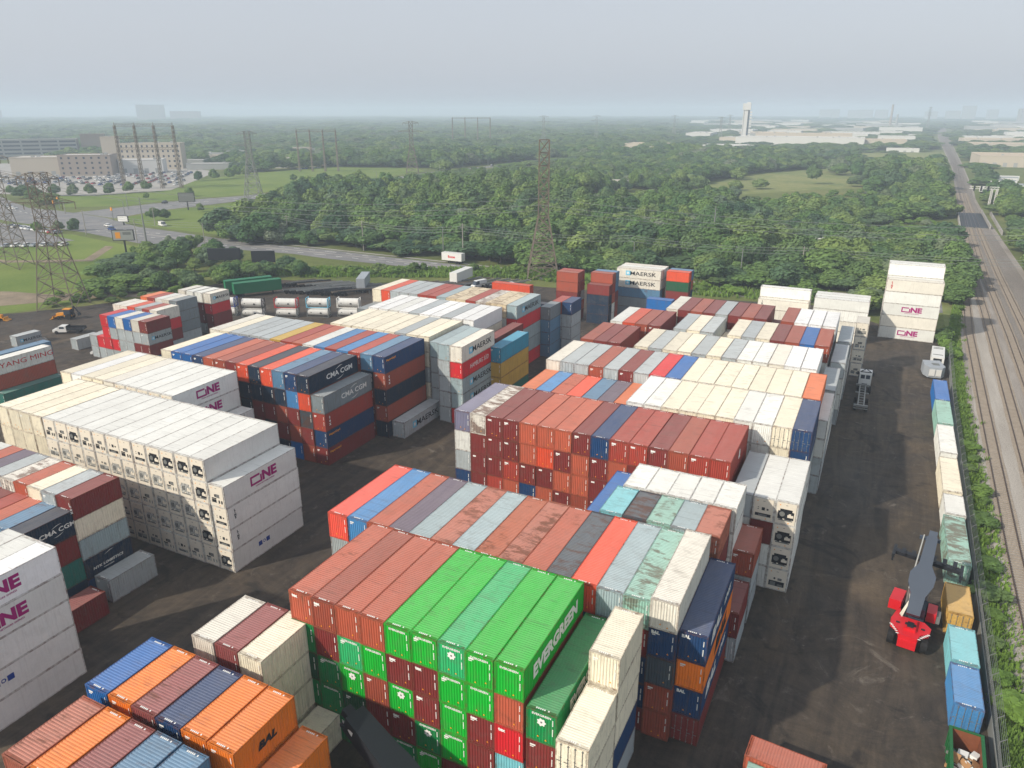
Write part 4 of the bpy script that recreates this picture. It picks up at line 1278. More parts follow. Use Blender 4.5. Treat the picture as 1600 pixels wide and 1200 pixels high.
# industrial flat land on the right
IND = [(-330, 978, 80, 40, 7, 't', 'long tan warehouse left of the white tower'), (-352, 1085, 60, 40, 8, 't', 'short tan warehouse among trees left of the white tower'), (-230, 1010, 30, 14, 4, 'w', 'tiny white depot in front of the tan warehouse'), (-150, 1150, 34, 14, 5, 'w', 'low white hall in front of the longest white factory'), (190, 1010, 160, 70, 9, 'w', 'pale warehouse behind the big tan-roofed one'), (98, 1480, 120, 60, 9, 't', 'tan hall close to the railway on its right'), (-30, 1560, 60, 50, 9, 'w', 'pale hall close to the railway on its left'), (-160, 1640, 110, 60, 10, 'w', 'wide white hall behind the longest white factory'), (-300, 1700, 90, 60, 10, 't', 'tan hall behind the white tower'), (-245, 1110, 70, 34, 7, 'w', 'pale warehouse just left of the white tower'),
       (-233, 1290, 190, 60, 13, 'w', 'longest white factory right of the white tower'), (-215, 1370, 150, 40, 17, 't', 'tan factory roof rising behind the longest white factory'),
       (-45, 1330, 60, 60, 10, 't', 'tan block at the right end of the white factory'), (78, 905, 160, 70, 10, 't', 'big tan-roofed warehouse right of the railway'),
       (100, 1300, 160, 60, 8, 't', 'second tan warehouse right of the railway'), (110, 1600, 190, 60, 9, 'w', 'third pale warehouse right of the railway'),
       (-10, 1180, 40, 16, 4, 'w', 'small white depot at the end of the far clearing'), (0, 875, 18, 8, 3.5, 'w', 'white shed beside the far clearing track')]
for x, y, L, d, h, c, lab in IND:
    building('warehouse', (x, y), (x + L, y + L * 0.04), d, h, 'wall_white' if c == 'w' else 'wall_tan', 'roof_pale' if c == 'w' else 'roof_tan', lab, 'warehouse')
rb = random.Random(5)
for i in range(70):
    for tr in range(60):
        y = 1400 + 2750 * (i / 70) ** 1.05 + rb.uniform(-60, 60); x = rb.uniform(-0.25, 0.14) * y
        L = rb.uniform(40, 120) * (0.7 + y / 6000); d = rb.uniform(30, 70)
        if abs(x + L / 2 - (60 + (y - 875) * 0.027)) < L / 2 + 28: continue
        if all(x + L + 16 < b[0] or x - 16 > b[1] or y + d + 34 < b[2] or y - 34 > b[3] for b in BUILT): break
    else: continue
    building('warehouse', (x, y), (x + L, y + rb.uniform(-6, 6)), d, rb.uniform(7, 13), rb.choice(['wall_white', 'wall_tan', 'wall_white', 'wall_grey']), rb.choice(['roof_pale', 'roof_tan', 'roof_pale']), 'pale flat-roofed factory in the hazy industrial area on the right', 'warehouse', group='far factories in the haze')
for i, (x, y, L, h, w) in enumerate(((560, 3600, 60, 75, 'wall_grey'), (480, 3600, 60, 52, 'wall_tan'), (420, 3650, 50, 60, 'wall_grey'), (700, 3700, 90, 40, 'wall_tan'))):
    building('apartment_tower', (x, y), (x + L, y + 6), 40, h, w, 'roof_pale', ['tallest hazy tower block on the right horizon', 'tan middle tower block on the right horizon', 'grey leftmost tower block of the right horizon cluster', 'wide low block right of the horizon towers'][i], floors=8, bays=5)
for i in range(14):
    x, y = -700 + rb.uniform(-40, 130), 560 + i * 16 + rb.uniform(-10, 10); x -= i * 3
    if any(x + 30 > b[0] and x < b[1] and y + 16 > b[2] and y < b[3] for b in BUILT): continue
    building('low_shop', (x, y), (x + rb.uniform(16, 34), y + rb.uniform(8, 16)), 14, rb.uniform(4, 8), rb.choice(['wall_white', 'wall_tan', 'wall_grey']), 'roof_pale', 'low pale shop among trees behind the office car park', 'building', group='low shops at the far left')
for i in range(10):
    x, y = rb.uniform(-0.1, 0.14) * 5200, 5200 + rb.uniform(-300, 300)
    building('apartment_tower', (x, y), (x + rb.uniform(40, 80), y + 6), 40, rb.uniform(45, 80), 'wall_grey', 'roof_pale', 'faint tower block on the hazy right skyline', 'building', group='faint towers on the right skyline')
# white control tower with stepped side
tw = empty('test_tower', (-244, 1442, 0), R(8)); tag(tw, 'tall white tower with ladder-like stepped side', 'tower')
m = MB(); m.box(-7, 1, -6, 6, 0, 58); put('shaft', m.mesh('shaft', M['wall_white']), tw)
m = MB(); m.box(-8.5, 5, -7.5, 7.5, 54, 65); m.box(-2, 4, -5, 5, 65.003, 67); put('head', m.mesh('head', M['wall_white']), tw)
m = MB(); m.box(1.1, 4, -5, 5, 0, 54); put('dark_recess', m.mesh('dark_recess', M['window']), tw)
for i in range(11):
    m = MB(); m.box(4.1, 8, -5, 5, i * 4.8 + 1, i * 4.8 + 3.6); put('landing', m.mesh('landing', M['wall_white']), tw)
m = MB(); m.box(-6, -5, -6.3, -6.05, 0, 54); put('seam', m.mesh('seam', M['wall_grey']), tw)
for (x, y, h, r_, lab) in ((-26, 2847, 72, 3.0, 'tall thin brick chimney on the right horizon'), (-8, 2850, 42, 2.8, 'shorter grey chimney beside the tall one')):
    m = MB(); m.tube((0, 0, 0), (0, 0, h), r_ * 1.3, r_, 12)
    for q in range(3): m.tube((0, 0, h - 2 - q * 9), (0, 0, h - 1 - q * 9), r_ * 1.15, r_ * 1.15, 12)
    o = put('chimney', m.mesh('chimney', M['wall_brown'] if h > 50 else M['wall_grey']), None, (x, y, 0)); tag(o, lab, 'chimney')


# ------------------------------------------------------------ lattice pylons
M['rust_steel'] = plain('brown_lattice_steel', (112, 102, 90), 0.7, 0.25, 0.6)
M['grey_steel'] = plain('grey_lattice_steel', (128, 130, 126), 0.6, 0.2, 0.6)
M['wire'] = plain('wire', (120, 124, 122), 0.5, 0.1)
M['wood_pole'] = plain('weathered_pole', (150, 146, 138), 0.9, 0.2, 1.0)


def lattice(mb, z0, z1, w0, w1, n, t, cx=0.0, cy=0.0, xb=True):
    """four-legged braced frame"""
    for i in range(n):
        a, b = i / n, (i + 1) / n
        za, zb = z0 + (z1 - z0) * a, z0 + (z1 - z0) * b; wa, wb = (w0 + (w1 - w0) * a) / 2, (w0 + (w1 - w0) * b) / 2
        ca = [(cx + sx * wa, cy + sy * wa, za) for sx, sy in ((-1, -1), (1, -1), (1, 1), (-1, 1))]
        cb = [(cx + sx * wb, cy + sy * wb, zb) for sx, sy in ((-1, -1), (1, -1), (1, 1), (-1, 1))]
        for k in range(4):
            j = (k + 1) % 4
            mb.bar(ca[k], cb[k], t * 1.5)
            mb.bar(ca[k], cb[j], t); mb.bar(ca[j], cb[k], t)
            mb.bar(cb[k], cb[j], t)


def arms(mb, z, half, w, t):
    for s in (-1, 1):
        tip = (s * half, 0, z + 0.4)
        for sy in (-1, 1):
            mb.bar((s * w / 2, sy * w / 2, z), tip, t); mb.bar((s * w / 2, sy * w / 2, z + 1.8), tip, t)
        n = 5
        for i in range(1, n):
            u = i / n; x = s * (w / 2 + (half - w / 2) * u)
            mb.bar((x, -w / 2 * (1 - u), z + 0.4 * u), (x, w / 2 * (1 - u), z + 0.4 * u), t * 0.7)
            mb.bar((x, 0, z), (x - s * half / n, 0, z + 1.8 * (1 - u)), t * 0.7)
        for x in (half, half * 0.6): mb.bar((s * x, 0, z + 0.3), (s * x, 0, z - 1.6), 0.16)


def pylon(x, y, rz, h, base, waist, neck, lab, mat='rust_steel', arm=((0.97, 5), (0.84, 8)), t=0.16, zs=None):
    root = empty('pylon', (x, y, 0), rz); tag(root, lab, 'pylon')
    zw = h * waist
    m = MB(); lattice(m, 0, zw, base, neck, 5, t); put('base_frame', m.mesh('base_frame', M[mat]), root)
    m = MB(); lattice(m, zw, h, neck, neck * 0.95, max(5, int((h - zw) / neck / 1.1)), t * 0.8); put('shaft', m.mesh('shaft', M[mat]), root)
    for f, half in arm:
        m = MB(); arms(m, h * f - 1.8, half, neck * 0.95, t * 0.8); put('cross_arm', m.mesh('cross_arm', M[mat]), root)
    return root


pylon(-100, 226.5, R(26), 44, 10.5, 0.46, 3.3, 'tall brown lattice pylon behind the middle of the yard', arm=(), t=0.24)
pylon(-206, 129, R(30), 37, 10, 0.60, 4.0, 'nearer of the two brown lattice pylons at the left', arm=((1.0, 5.5), (0.83, 8.5)), t=0.14)
pylon(-277, 158, R(30), 39, 10, 0.60, 4.0, 'brown lattice pylon at the left picture edge', arm=((1.0, 6.5), (0.84, 9)), t=0.14)
pylon(-358, 359, R(30), 41, 10, 0.62, 3.2, 'grey pylon beside the grass field', 'grey_steel', arm=((1.0, 6), (0.84, 9)), t=0.22)
pylon(-388, 585, R(30), 44, 11, 0.55, 3.2, 'pylon at the far end of the grass field', 'rust_steel', arm=((1.0, 7), (0.84, 11)), t=0.26)
for x, y, h, lab in ((-470, 1061, 46, 'hazy pylon directly behind the tall brown pylon'), (-455, 1246, 46, 'hazy pylon right of the tall brown pylon'), (-300, 1500, 42, 'hazy pylon among the far trees left of the white tower'), (-420, 1620, 44, 'second hazy pylon among the far trees'),
                     (-360, 1900, 44, 'third hazy pylon among the far trees'), (67, 2300, 62, 'bristling signal mast on the right horizon by the railway')):
    pylon(x, y, R(20), h, 9, 0.5, 3.0, lab, 'grey_steel', arm=((1.0, 7), (0.85, 9)) if h < 60 else ((1.0, 5), (0.9, 6), (0.8, 5), (0.7, 6)), t=0.2)


def gantry(pts, h, lab, beams=(0.99, 0.8, 0.62), w=1.4, t=0.15):
    root = empty('pylon_row', (*pts[0], 0)); tag(root, lab, 'pylon')
    x0, y0 = pts[0]
    for x, y in pts:
        m = MB(); lattice(m, 0, h, w * 1.5, w * 0.8, 14, t, x - x0, y - y0); m.bar((x - x0, y - y0, h), (x - x0, y - y0, h + 2), 0.25); put('column', m.mesh('column', M['rust_steel']), root)
    for f in beams:
        m = MB(); z = h * f
        a = Vector((0, 0, z)); b = Vector((pts[-1][0] - x0, pts[-1][1] - y0, z))
        for dz in (0, 1.4): m.bar(a + Vector((0, 0, dz)), b + Vector((0, 0, dz)), max(0.3, t * 1.6))
        n = int((b - a).length / 2)
        for i in range(n): m.bar(a.lerp(b, i / n), a.lerp(b, (i + 1) / n) + Vector((0, 0, 1.4)), t * 0.8)
        put('beam', m.mesh('beam', M['rust_steel']), root)


gantry([(-492, 370), (-481, 377), (-470, 384), (-459, 391)], 43, 'row of four brown lattice columns joined by beams')
gantry([(-490, 552), (-480, 558), (-470, 564), (-460, 570)], 36, 'hazy group of four thin lattice columns behind the field', beams=(0.97,), w=0.9, t=0.14)
gantry([(-640, 1085), (-622, 1094), (-604, 1103), (-586, 1112)], 42, 'far hazy column row in the wood', beams=(0.98,), w=0.9, t=0.2)

# poles
PL = [(-322, 218.6, 11, 'w'), (-283, 214.2, 10, 'd'), (-279.6, 216, 19, 's'), (-247, 217.8, 10, 'd'), (-266.3, 250, 10, 'w'), (-227.7, 245.3, 11, 'w'), (-184.4, 240.4, 12, 'w'), (-146.6, 239.4, 12, 'l'), (-137.5, 238.4, 14, 'w'),
      (-76.5, 252.4, 9.5, 'l'), (-66, 260.1, 6, 'w'), (-58.6, 297.7, 18, 's'), (-39.2, 249.6, 10.5, 'l'), (-21.6, 260.5, 11, 'w'), (-20.3, 261.5, 10, 'd'), (-352, 262, 9, 'l'), (-386, 290, 9, 'l'), (-400, 262, 8, 'd'), (-318, 252, 9, 'w'), (-362, 222, 10, 'w'), (-344, 470, 10, 'l'), (-344, 560, 10, 'l'), (-340, 640, 10, 'l'), (15, 214, 7, 'd')]
for i, (x, y, h, k) in enumerate(PL):
    root = empty('utility_pole' if k != 'l' else 'street_lamp', (x, y, 0), R(20))
    m = MB(); m.tube((0, 0, 0), (0, 0, h), 0.22 if k != 's' else 0.45, 0.13, 8); put('pole', m.mesh('pole', M['steel'] if k in 'ls' else M['wood_pole']), root)
    if k == 'l':
        m = MB(); m.bar((0, 0, h), (-1.8, 0, h + 0.5), 0.1); m.box(-2.4, -1.7, -0.15, 0.15, h + 0.42, h + 0.58); put('lamp_arm', m.mesh('lamp_arm', M['steel']), root)
    elif k == 'w':
        m = MB(); m.bar((-1.1, 0, h - 0.5), (1.1, 0, h - 0.5), 0.14); m.bar((-0.9, 0, h - 1.4), (0.9, 0, h - 1.4), 0.12); put('cross_arm', m.mesh('cross_arm', M['wood_pole']), root)
    elif k == 's':
        m = MB()
        for q in range(3): m.bar((-0.9, 0, h - 1 - q * 1.6), (0.9, 0, h - 1.2 - q * 1.6), 0.12)
        put('cross_arm', m.mesh('cross_arm', M['steel']), root)
    nm = {'w': 'wooden utility pole', 'd': 'plain dark pole', 's': 'tall steel pole', 'l': 'street lamp'}[k]
    tag(root, f'{nm}, {ORD[i % 17]} along the road from the {"left" if i < 17 else "crossroads"}', 'pole' if k != 'l' else 'street lamp')


def wire(pts, sag, label, r_=0.045):
    m = MB()
    for a, b in zip(pts, pts[1:]):
        a, b = Vector(a), Vector(b); n = 14; prev = a
        for i in range(1, n + 1):
            t = i / n; p = a.lerp(b, t); p.z -= 4 * sag * t * (1 - t); m.bar(prev, p, r_ * 2); prev = p
    o = put('overhead_wire', m.mesh('overhead_wire', M['wire'])); tag(o, label, 'wire', 'overhead wires')


for j, (dz, dy) in enumerate(((0, 0), (-0.9, 0.5), (-1.9, 0.2))):
    wire([(-322, 218.6 + dy, 10.5 + dz), (-247, 217.8, 10 + dz), (-227.7, 245.3 + dy, 10.5 + dz), (-184.4, 240.4 + dy, 11.5 + dz), (-137.5, 238.4 + dy, 13 + dz), (-76.5, 248 + dy, 12.5 + dz), (-21.6, 260.5 + dy, 10.5 + dz), (90, 275 + dy, 12 + dz)], 1.2, ['top', 'middle', 'lowest'][j] + ' wire strung along the roadside poles')
for j, (z, dy) in enumerate(((26, 0), (22, 2), (24, -2))):
    wire([(-277, 158 + dy, z + 8), (-100, 226.5 + dy, z), (120, 300 + dy, z - 2)], 6, ['highest', 'lowest', 'middle'][j] + ' long power cable passing the tall brown pylon', 0.05)
# billboards
def billboard(x, y, rz, w, h, z, mat, lab, art=False):
    root = empty('billboard', (x, y, 0), rz)
    m = MB(); m.tube((0, 0.3, 0), (0, 0.3, z), 0.35, n=8); put('post', m.mesh('post', M['dark']), root)
    m = MB(); m.box(-w / 2, w / 2, -0.1, 0.5, z, z + h); put('frame', m.mesh('frame', M['dark']), root)
    m = MB(); m.box(-w / 2 + 0.25, w / 2 - 0.25, -0.16, -0.101, z + 0.25, z + h - 0.25); p = put('panel', m.mesh('panel', M[mat]), root)
    if art:
        m = MB(); m.box(-w / 2 + 1.2, -w * 0.12, -0.2, -0.161, z + 0.9, z + h - 0.9); put('picture', m.mesh('picture', M['orange_mark']), p)
        m = MB(); m.box(0, w / 2 - 1, -0.2, -0.161, z + h * 0.55, z + h - 0.9); put('picture', m.mesh('picture', M['grey_panel']), p)
    tag(root, lab, 'billboard')


billboard(-264.8, 194.7, R(35), 8, 4.2, 5.0, 'wall_grey', 'tilted billboard with orange and grey picture on the lawn', True)
billboard(-353.4, 303.3, R(30), 9, 5, 4.5, 'grey_panel', 'plain pale billboard beside the branch road')
billboard(-203, 186.5, R(30), 11, 4, 4.0, 'dark', 'wide dark billboard back, left one by the thicket')
billboard(-191.5, 193, R(30), 8, 4, 3.0, 'dark', 'dark billboard back, right one by the thicket')
billboard(-334, 247, R(20), 5.5, 3, 1.5, 'white_mark', 'small white and red sign at the road corner')
for x, y in ((-408, 262), (-352, 255), (-424, 275)):
    root = empty('traffic_light', (x, y, 0)); m = MB(); m.tube((0, 0, 0), (0, 0, 7), 0.2, n=6); m.bar((0, 0, 6.6), (4, -3, 6.9), 0.16); put('post', m.mesh('post', M['steel']), root)
    m = MB(); m.box(3.4, 4.2, -3.2, -2.6, 5.6, 7.1); put('signal_head', m.mesh('signal_head', M['orange_mark']), root)
    tag(root, 'traffic light with yellow head at the crossroads', 'traffic light', 'traffic lights at the crossroads')

# railway signal gantry
root = empty('signal_gantry', (54.2, 520, 0)); tag(root, 'white signal gantry reaching over the railway', 'signal gantry')
for dx in (0, 2.6):
    m = MB(); lattice(m, 0, 10, 1.0, 0.9, 7, 0.16, dx); put('leg', m.mesh('leg', M['wall_white']), root)
m = MB()
for sy in (-0.5, 0.5):
    for z in (10, 11.2): m.bar((-11.5, sy, z), (3.4, sy, z), 0.22)
for i in range(10): m.bar((-11.5 + i * 1.5, -0.5, 10), (-10 + i * 1.5, -0.5, 11.2), 0.16)
put('beam', m.mesh('beam', M['wall_white']), root)
for x in (-9.5, -6.0, -2.5):
    m = MB(); m.box(x, x + 0.9, -0.9, -0.55, 8.8, 11.6); put('signal_head', m.mesh('signal_head', M['dark']), root)
rf = random.Random(11)
LOW = [(-330, 415), (-268, 425), (-255, 500), (-285, 640), (-270, 820), (-345, 820), (-352, 480)]
CA, SA = math.cos(R(26.2)), math.sin(R(26.2))
pts = []
ring = 190.0
while ring < 6500:
    sp = max(7.4, 0.0125 * ring) if ring < 700 else 0.0125 * ring * (1 + (ring - 700) / 9000)
    t = -math.radians(43)
    while t < math.radians(41):
        a = t + rf.uniform(-0.35, 0.35) * sp / ring; d = ring + rf.uniform(-0.4, 0.4) * sp
        t += sp / ring
        fx, fy = d * math.sin(a), d * math.cos(a)
        x, y = fx * CA - fy * SA, fx * SA + fy * CA
        if not wooded(x, y) and not (430 < y < 1200 and -150 < x < 20 and rf.random() < 0.03 and all(not (a < x < b_ and c < y < d_) for a, b_, c, d_ in BUILT)): continue
        gp = math.sin(x * 0.021 + 2) + math.sin(y * 0.017 + x * 0.009) + math.sin(x * 0.047 - y * 0.031)
        if gp > 1.45 and d < 1600 and y > 250:
            if rf.random() < 0.75: pts.append([d, x, y, sp * rf.uniform(0.3, 0.5), rf.uniform(1.8, 4.0)])
            continue
        if industrial(x, y) and rf.random() < (0.38 if y < 3000 else 0.3): continue
        if x > 50 and y < 900 and rf.random() < 0.15: continue
        k = 0.5 + 0.5 * math.sin(x * 0.013 + 1.3) * math.sin(y * 0.011 + 0.4)
        hgt = (7.5 + 5.5 * k) * rf.choice((0.72, 0.9, 1.0, 1.1, 1.35))
        if d < 330 and (y < 262 + 0.05 * x): hgt *= 0.62
        if industrial(x, y): hgt *= 0.75
        if inside(x, y, LOW): hgt *= 0.4
        pts.append([d, x, y, sp * rf.choice((0.66, 0.8, 0.95, 1.2)), hgt])
    ring += sp
# trees standing alone or in rows near the offices and the crossroads
for x, y, h in ((-333, 264, 7), (-330, 268, 6), (-530, 312, 6), (-508, 314, 7), (-492, 318, 8), (-482, 324, 8), (-474, 330, 8), (-468, 340, 8), (-560, 316, 6), (-464, 352, 8), (-460, 362, 8), (-496, 440, 8), (-492, 452, 9), (-490, 466, 9), (-498, 482, 10), (-505, 500, 8), (-420, 330, 4), (-425, 470, 6), (-345, 221, 5), (-338, 224, 6), (-350, 214, 5),
                (-300, 270, 5), (-310, 290, 5), (-322, 320, 6), (-285, 255, 4), (-292, 262, 5), (-590, 312, 6), (-410, 355, 6), (-262, 196, 3), (-340, 300, 5), (-252, 219, 5), (-256, 208, 6)):
    d = math.hypot(x, y); pts.append([d, x, y, h * 0.5, h])
# thicket between lawn and yard
for i in range(52):
    u = rf.random()
    x = -214 + 36 * u + rf.uniform(-7, 7); y = 137 + 62 * u + rf.uniform(-6, 6)
    if y > 214: continue
    h = rf.uniform(3.0, 6.0) * (0.55 if u < 0.2 else 1.0); pts.append([math.hypot(x, y), x, y, h * 0.62, h])
for x, y, h in ((-236, 182, 7), (-229, 176, 7), (-224, 184, 8), (-232, 192, 8), (-238, 199, 8), (-222, 196, 7), (-215, 190, 7), (-213, 200, 6), (-218, 175, 6), (-228, 205, 7), (-243, 207, 7), (-212, 181, 5)):
    pts.append([math.hypot(x, y), x, y, h * 0.55, h])


def in_view(x, y, z, m=40):
    d = cm.transposed() @ (Vector((x, y, z)) - Vector((0, 0, CAM_H)))
    if d.z > -1: return False
    return abs(-d.x / d.z * 1160) < 800 + m and abs(d.y / d.z * 1160) < 600 + m


pts.sort(key=lambda p: p[0])
near, far = [], []
for p in pts:
    if in_view(p[1], p[2], p[4] * 0.6):
        if len(near) < 286 and p[4] > 4.2: near.append(p)
        else: far.append(p)
    elif in_view(p[1], p[2], p[4] * 0.6, 400): far.append(p)
CR_OBJ = []; SI_OBJ = []
KIND = ['dark leafy', 'mid-green leafy', 'bushy green', 'loose-crowned green', 'round-topped green', 'pale green', 'tall open-crowned', 'wide spreading']
for i, (d, x, y, r_, h) in enumerate(near):
    silver = rf.random() < 0.025
    ci = rf.randrange(2) if silver else rf.choice((0, 1, 2, 3, 4, 5, 6, 7))
    t = empty('tree', (x, y, 0), rf.uniform(0, 6.28))
    r_ = max(r_, h * 0.36)
    t.scale = (r_ * 1.18, r_ * 1.18, h)
    c = put('crown', (SILVER if silver else CROWNS)[ci], t)
    put('trunk', TRUNKS[i % 3], t)
    if silver and not SI_OBJ: SI_OBJ.append(c)
    if not silver and len(CR_OBJ) < 8 and all(q.data != c.data for q in CR_OBJ): CR_OBJ.append(c)
    if silver: lab = 'silvery olive tree in the scrub by the yard'
    elif x < -240: lab = KIND[ci] + ' tree standing near the lawn and crossroads'
    elif x < -175: lab = KIND[ci] + ' tree in the thicket between lawn and yard'
    elif y < 262 + 0.05 * x: lab = KIND[ci] + ' low tree along the road behind the yard'
    elif x > 45: lab = KIND[ci] + ' tree right of the railway'
    else: lab = KIND[ci] + ' tree in the wood beyond the road'
    tag(t, lab, 'tree', 'trees around the yard')

# bushes along the railway fence and the edges of the yard
bl = []; BU_OBJ = []
for i in range(46):
    y = 66 + 250 * (i / 46) ** 1.25 + rf.uniform(-2.5, 2.5)
    xw = 16.9 + max(0, (y - 67)) * 0.018 + (max(0, y - 200)) * 0.06
    s_ = rf.choice((0.4, 0.6, 0.8, 1.1))
    bl.append((xw + rf.uniform(-0.2, 1.5), y, 1.7 * s_, rf.uniform(1.0, 2.0) * s_))
for i in range(8): bl.append((17.2 + rf.uniform(0, 1.8), 186 + i * 3.2, rf.uniform(1.6, 2.2), rf.uniform(2.0, 3.2)))
for i in range(56):
    u = rf.random(); x = -12 - 190 * u; y = 229 - 8 * u + rf.uniform(-3, 4) - max(0, u - 0.55) * 90
    bl.append((x, y if not inside(x, y, NO[0]) else y + 8, rf.uniform(1.4, 3.4), rf.uniform(1.4, 3.8)))
for x, y in ((-205, 140), (-200, 143), (-197, 138), (-208, 134), (-196, 147), (-203, 150), (-210, 128), (-192, 156), (-188, 160)): bl.append((x, y, rf.uniform(1.8, 3), rf.uniform(1.5, 2.6)))
for i, (x, y, r_, h) in enumerate(bl):
    t = empty('bush', (x, y, 0), rf.uniform(0, 6.28)); t.scale = (r_ * rf.uniform(0.8, 1.3), r_ * rf.uniform(0.7, 1.2), h)
    fo_ = put('foliage', BUSH[i % 4], t)
    if i < 4: BU_OBJ.append(fo_)
    where = 'between the east fence and the railway' if x > 14 else 'along the back edge of the yard'
    tag(t, ['tall', 'round', 'bright green', 'ragged'][i % 4] + ' bush ' + where, 'bush', 'bushes round the yard')

# the rest of the wood: points instanced with the same crowns
fm = bpy.data.meshes.new('forest')
fm.from_pydata([(p[1], p[2], -0.02 * p[4]) for p in far], [], [])
a1 = fm.attributes.new('sc', 'FLOAT_VECTOR', 'POINT'); a1.data.foreach_set('vector', [v for p in far for v in (max(p[3], p[4] * 0.36) * 1.12, max(p[3], p[4] * 0.36) * 1.12, p[4])])
a2 = fm.attributes.new('rz', 'FLOAT_VECTOR', 'POINT'); a2.data.foreach_set('vector', [v for p in far for v in (0, 0, rf.uniform(0, 6.28))])
a3 = fm.attributes.new('vi', 'INT', 'POINT'); a3.data.foreach_set('value', [(rf.randrange(8) if p[4] > 4.2 else 8 + rf.randrange(4)) if rf.random() > 0.05 else 12 for p in far])
fo = put('forest', fm); tag(fo, 'hazy green forest stretching to the horizon', 'forest', None, 'stuff')
ng = bpy.data.node_groups.new('forest_scatter', 'GeometryNodeTree')
ng.interface.new_socket('Geometry', in_out='INPUT', socket_type='NodeSocketGeometry')
ng.interface.new_socket('Geometry', in_out='OUTPUT', socket_type='NodeSocketGeometry')
gi = ng.nodes.new('NodeGroupInput'); go = ng.nodes.new('NodeGroupOutput')
iop = ng.nodes.new('GeometryNodeInstanceOnPoints')
g2i = ng.nodes.new('GeometryNodeGeometryToInstance')
for c in (CR_OBJ + BU_OBJ + SI_OBJ)[::-1]:
    oi = ng.nodes.new('GeometryNodeObjectInfo'); oi.transform_space = 'ORIGINAL'; oi.inputs['Object'].default_value = c
    ng.links.new(oi.outputs['Geometry'], g2i.inputs[0])
def named(nm, typ):
    n = ng.nodes.new('GeometryNodeInputNamedAttribute'); n.data_type = typ; n.inputs['Name'].default_value = nm
    return n.outputs['Attribute']
ng.links.new(gi.outputs[0], iop.inputs['Points']); ng.links.new(g2i.outputs[0], iop.inputs['Instance'])
iop.inputs['Pick Instance'].default_value = True
ng.links.new(named('vi', 'INT'), iop.inputs['Instance Index'])
ng.links.new(named('sc', 'FLOAT_VECTOR'), iop.inputs['Scale'])
e2r = ng.nodes.new('FunctionNodeEulerToRotation'); ng.links.new(named('rz', 'FLOAT_VECTOR'), e2r.inputs[0]); ng.links.new(e2r.outputs[0], iop.inputs['Rotation'])
ng.links.new(iop.outputs[0], go.inputs[0])
md = fo.modifiers.new('scatter', 'NODES'); md.node_group = ng
print('trees near', len(near), 'far', len(far))

# rough weeds: strip by the fence, back edge of the yard, scrub in the clearings
wm = MB()
def weeds(x, y, h):
    for q in range(5):
        t = rf.uniform(0, 6.28); a = rf.uniform(0.08, 0.3) * h; dx, dy = math.cos(t), math.sin(t)
        px_, py_ = x + rf.uniform(-0.4, 0.4), y + rf.uniform(-0.4, 0.4)
        wm.quad((px_ - dy * a, py_ + dx * a, 0), (px_ + dy * a, py_ - dx * a, 0), (px_ + dx * a * 0.9 + dy * a * 0.4, py_ + dy * a * 0.9 - dx * a * 0.4, h * rf.uniform(0.6, 1)), (px_ + dx * a * 0.9 - dy * a * 0.5, py_ + dy * a * 0.9 + dx * a * 0.5, h * rf.uniform(0.6, 1)))
for i in range(5200):
    y = 56 + 250 * rf.random() ** 1.4
    xw = 16.3 + max(0, (y - 67)) * 0.018 + max(0, y - 200) * 0.06
    weeds(xw + abs(rf.gauss(0, 1.0)), y, rf.uniform(0.2, 0.9))
for i in range(500): weeds(19.3 + rf.random() * 0.8, 60 + 130 * rf.random(), rf.uniform(0.15, 0.5))
for i in range(5200):
    u = rf.random(); x = -10 - 195 * u; y = 226 - 10 * u - max(0, u - 0.52) * 85 + rf.uniform(-1, 16)
    if not inside(x, y, NO[0]): weeds(x, y, rf.uniform(0.4, 1.6))
o = put('weeds', wm.mesh('weeds', M['leaf_bush'], fix=False)); tag(o, 'rough weeds and tall grass along the fence and yard edge', 'weeds', None, 'stuff')
# ------------------------------------------------------------ vehicles
def car_paint(name, rgb): return plain(name, rgb, 0.25, 0.04, 1.0, 0.0, 0.5)
CP = {'white': car_paint('white_car_paint', (215, 215, 212)), 'black': car_paint('black_car_paint', (30, 32, 36)), 'silver': car_paint('silver_car_paint', (150, 154, 158)), 'red': car_paint('red_car_paint', (150, 30, 30)), 'blue': car_paint('blue_car_paint', (40, 70, 130)), 'grey': car_paint('grey_car_paint', (90, 94, 98))}
CARM = {}


def car_parts(colour, kind):
    key = (colour, kind)
    if key in CARM: return CARM[key]
    b = MB(); g = MB(); w = MB()
    L = 4.6 if kind != 'van' else 5.6; H = 1.45 if kind == 'car' else (1.75 if kind == 'suv' else 2.2)
    b.prof([(-L / 2, 0.3), (-L / 2, 0.75), (-L / 2 + 0.25, 0.92), (-0.9, 0.98), (L / 2 - 0.3, 0.95), (L / 2, 0.7), (L / 2, 0.3)], -0.9, 0.9)
    b.prof([(-0.75, H - 0.1), (-0.35, H), (L / 2 - 1.0, H), (L / 2 - 0.8, H - 0.08)] if kind != 'van' else [(-1.7, H - 0.1), (-1.4, H), (L / 2 - 0.2, H), (L / 2 - 0.1, H - 0.2), (L / 2 - 0.1, 0.98), (-0.4, 0.98)], -0.72, 0.72)
    g.prof([(-1.35, 0.96), (-0.72, H - 0.1), (L / 2 - 0.82, H - 0.1), (L / 2 - 0.25, 0.96)] if kind != 'van' else [(-2.2, 0.96), (-1.7, H - 0.12), (-0.5, H - 0.12), (-0.42, 0.96)], -0.76, 0.76)
    for sx in (-0.82, 0.82):
        for y in (-L / 2 + 0.85, L / 2 - 0.9): w.tube((sx - 0.1, y, 0.33), (sx + 0.1, y, 0.33), 0.33, n=10)
    CARM[key] = (b.mesh('body', CP[colour]), g.mesh('windows', M['window']), w.mesh('wheels', M['black']))
    return CARM[key]


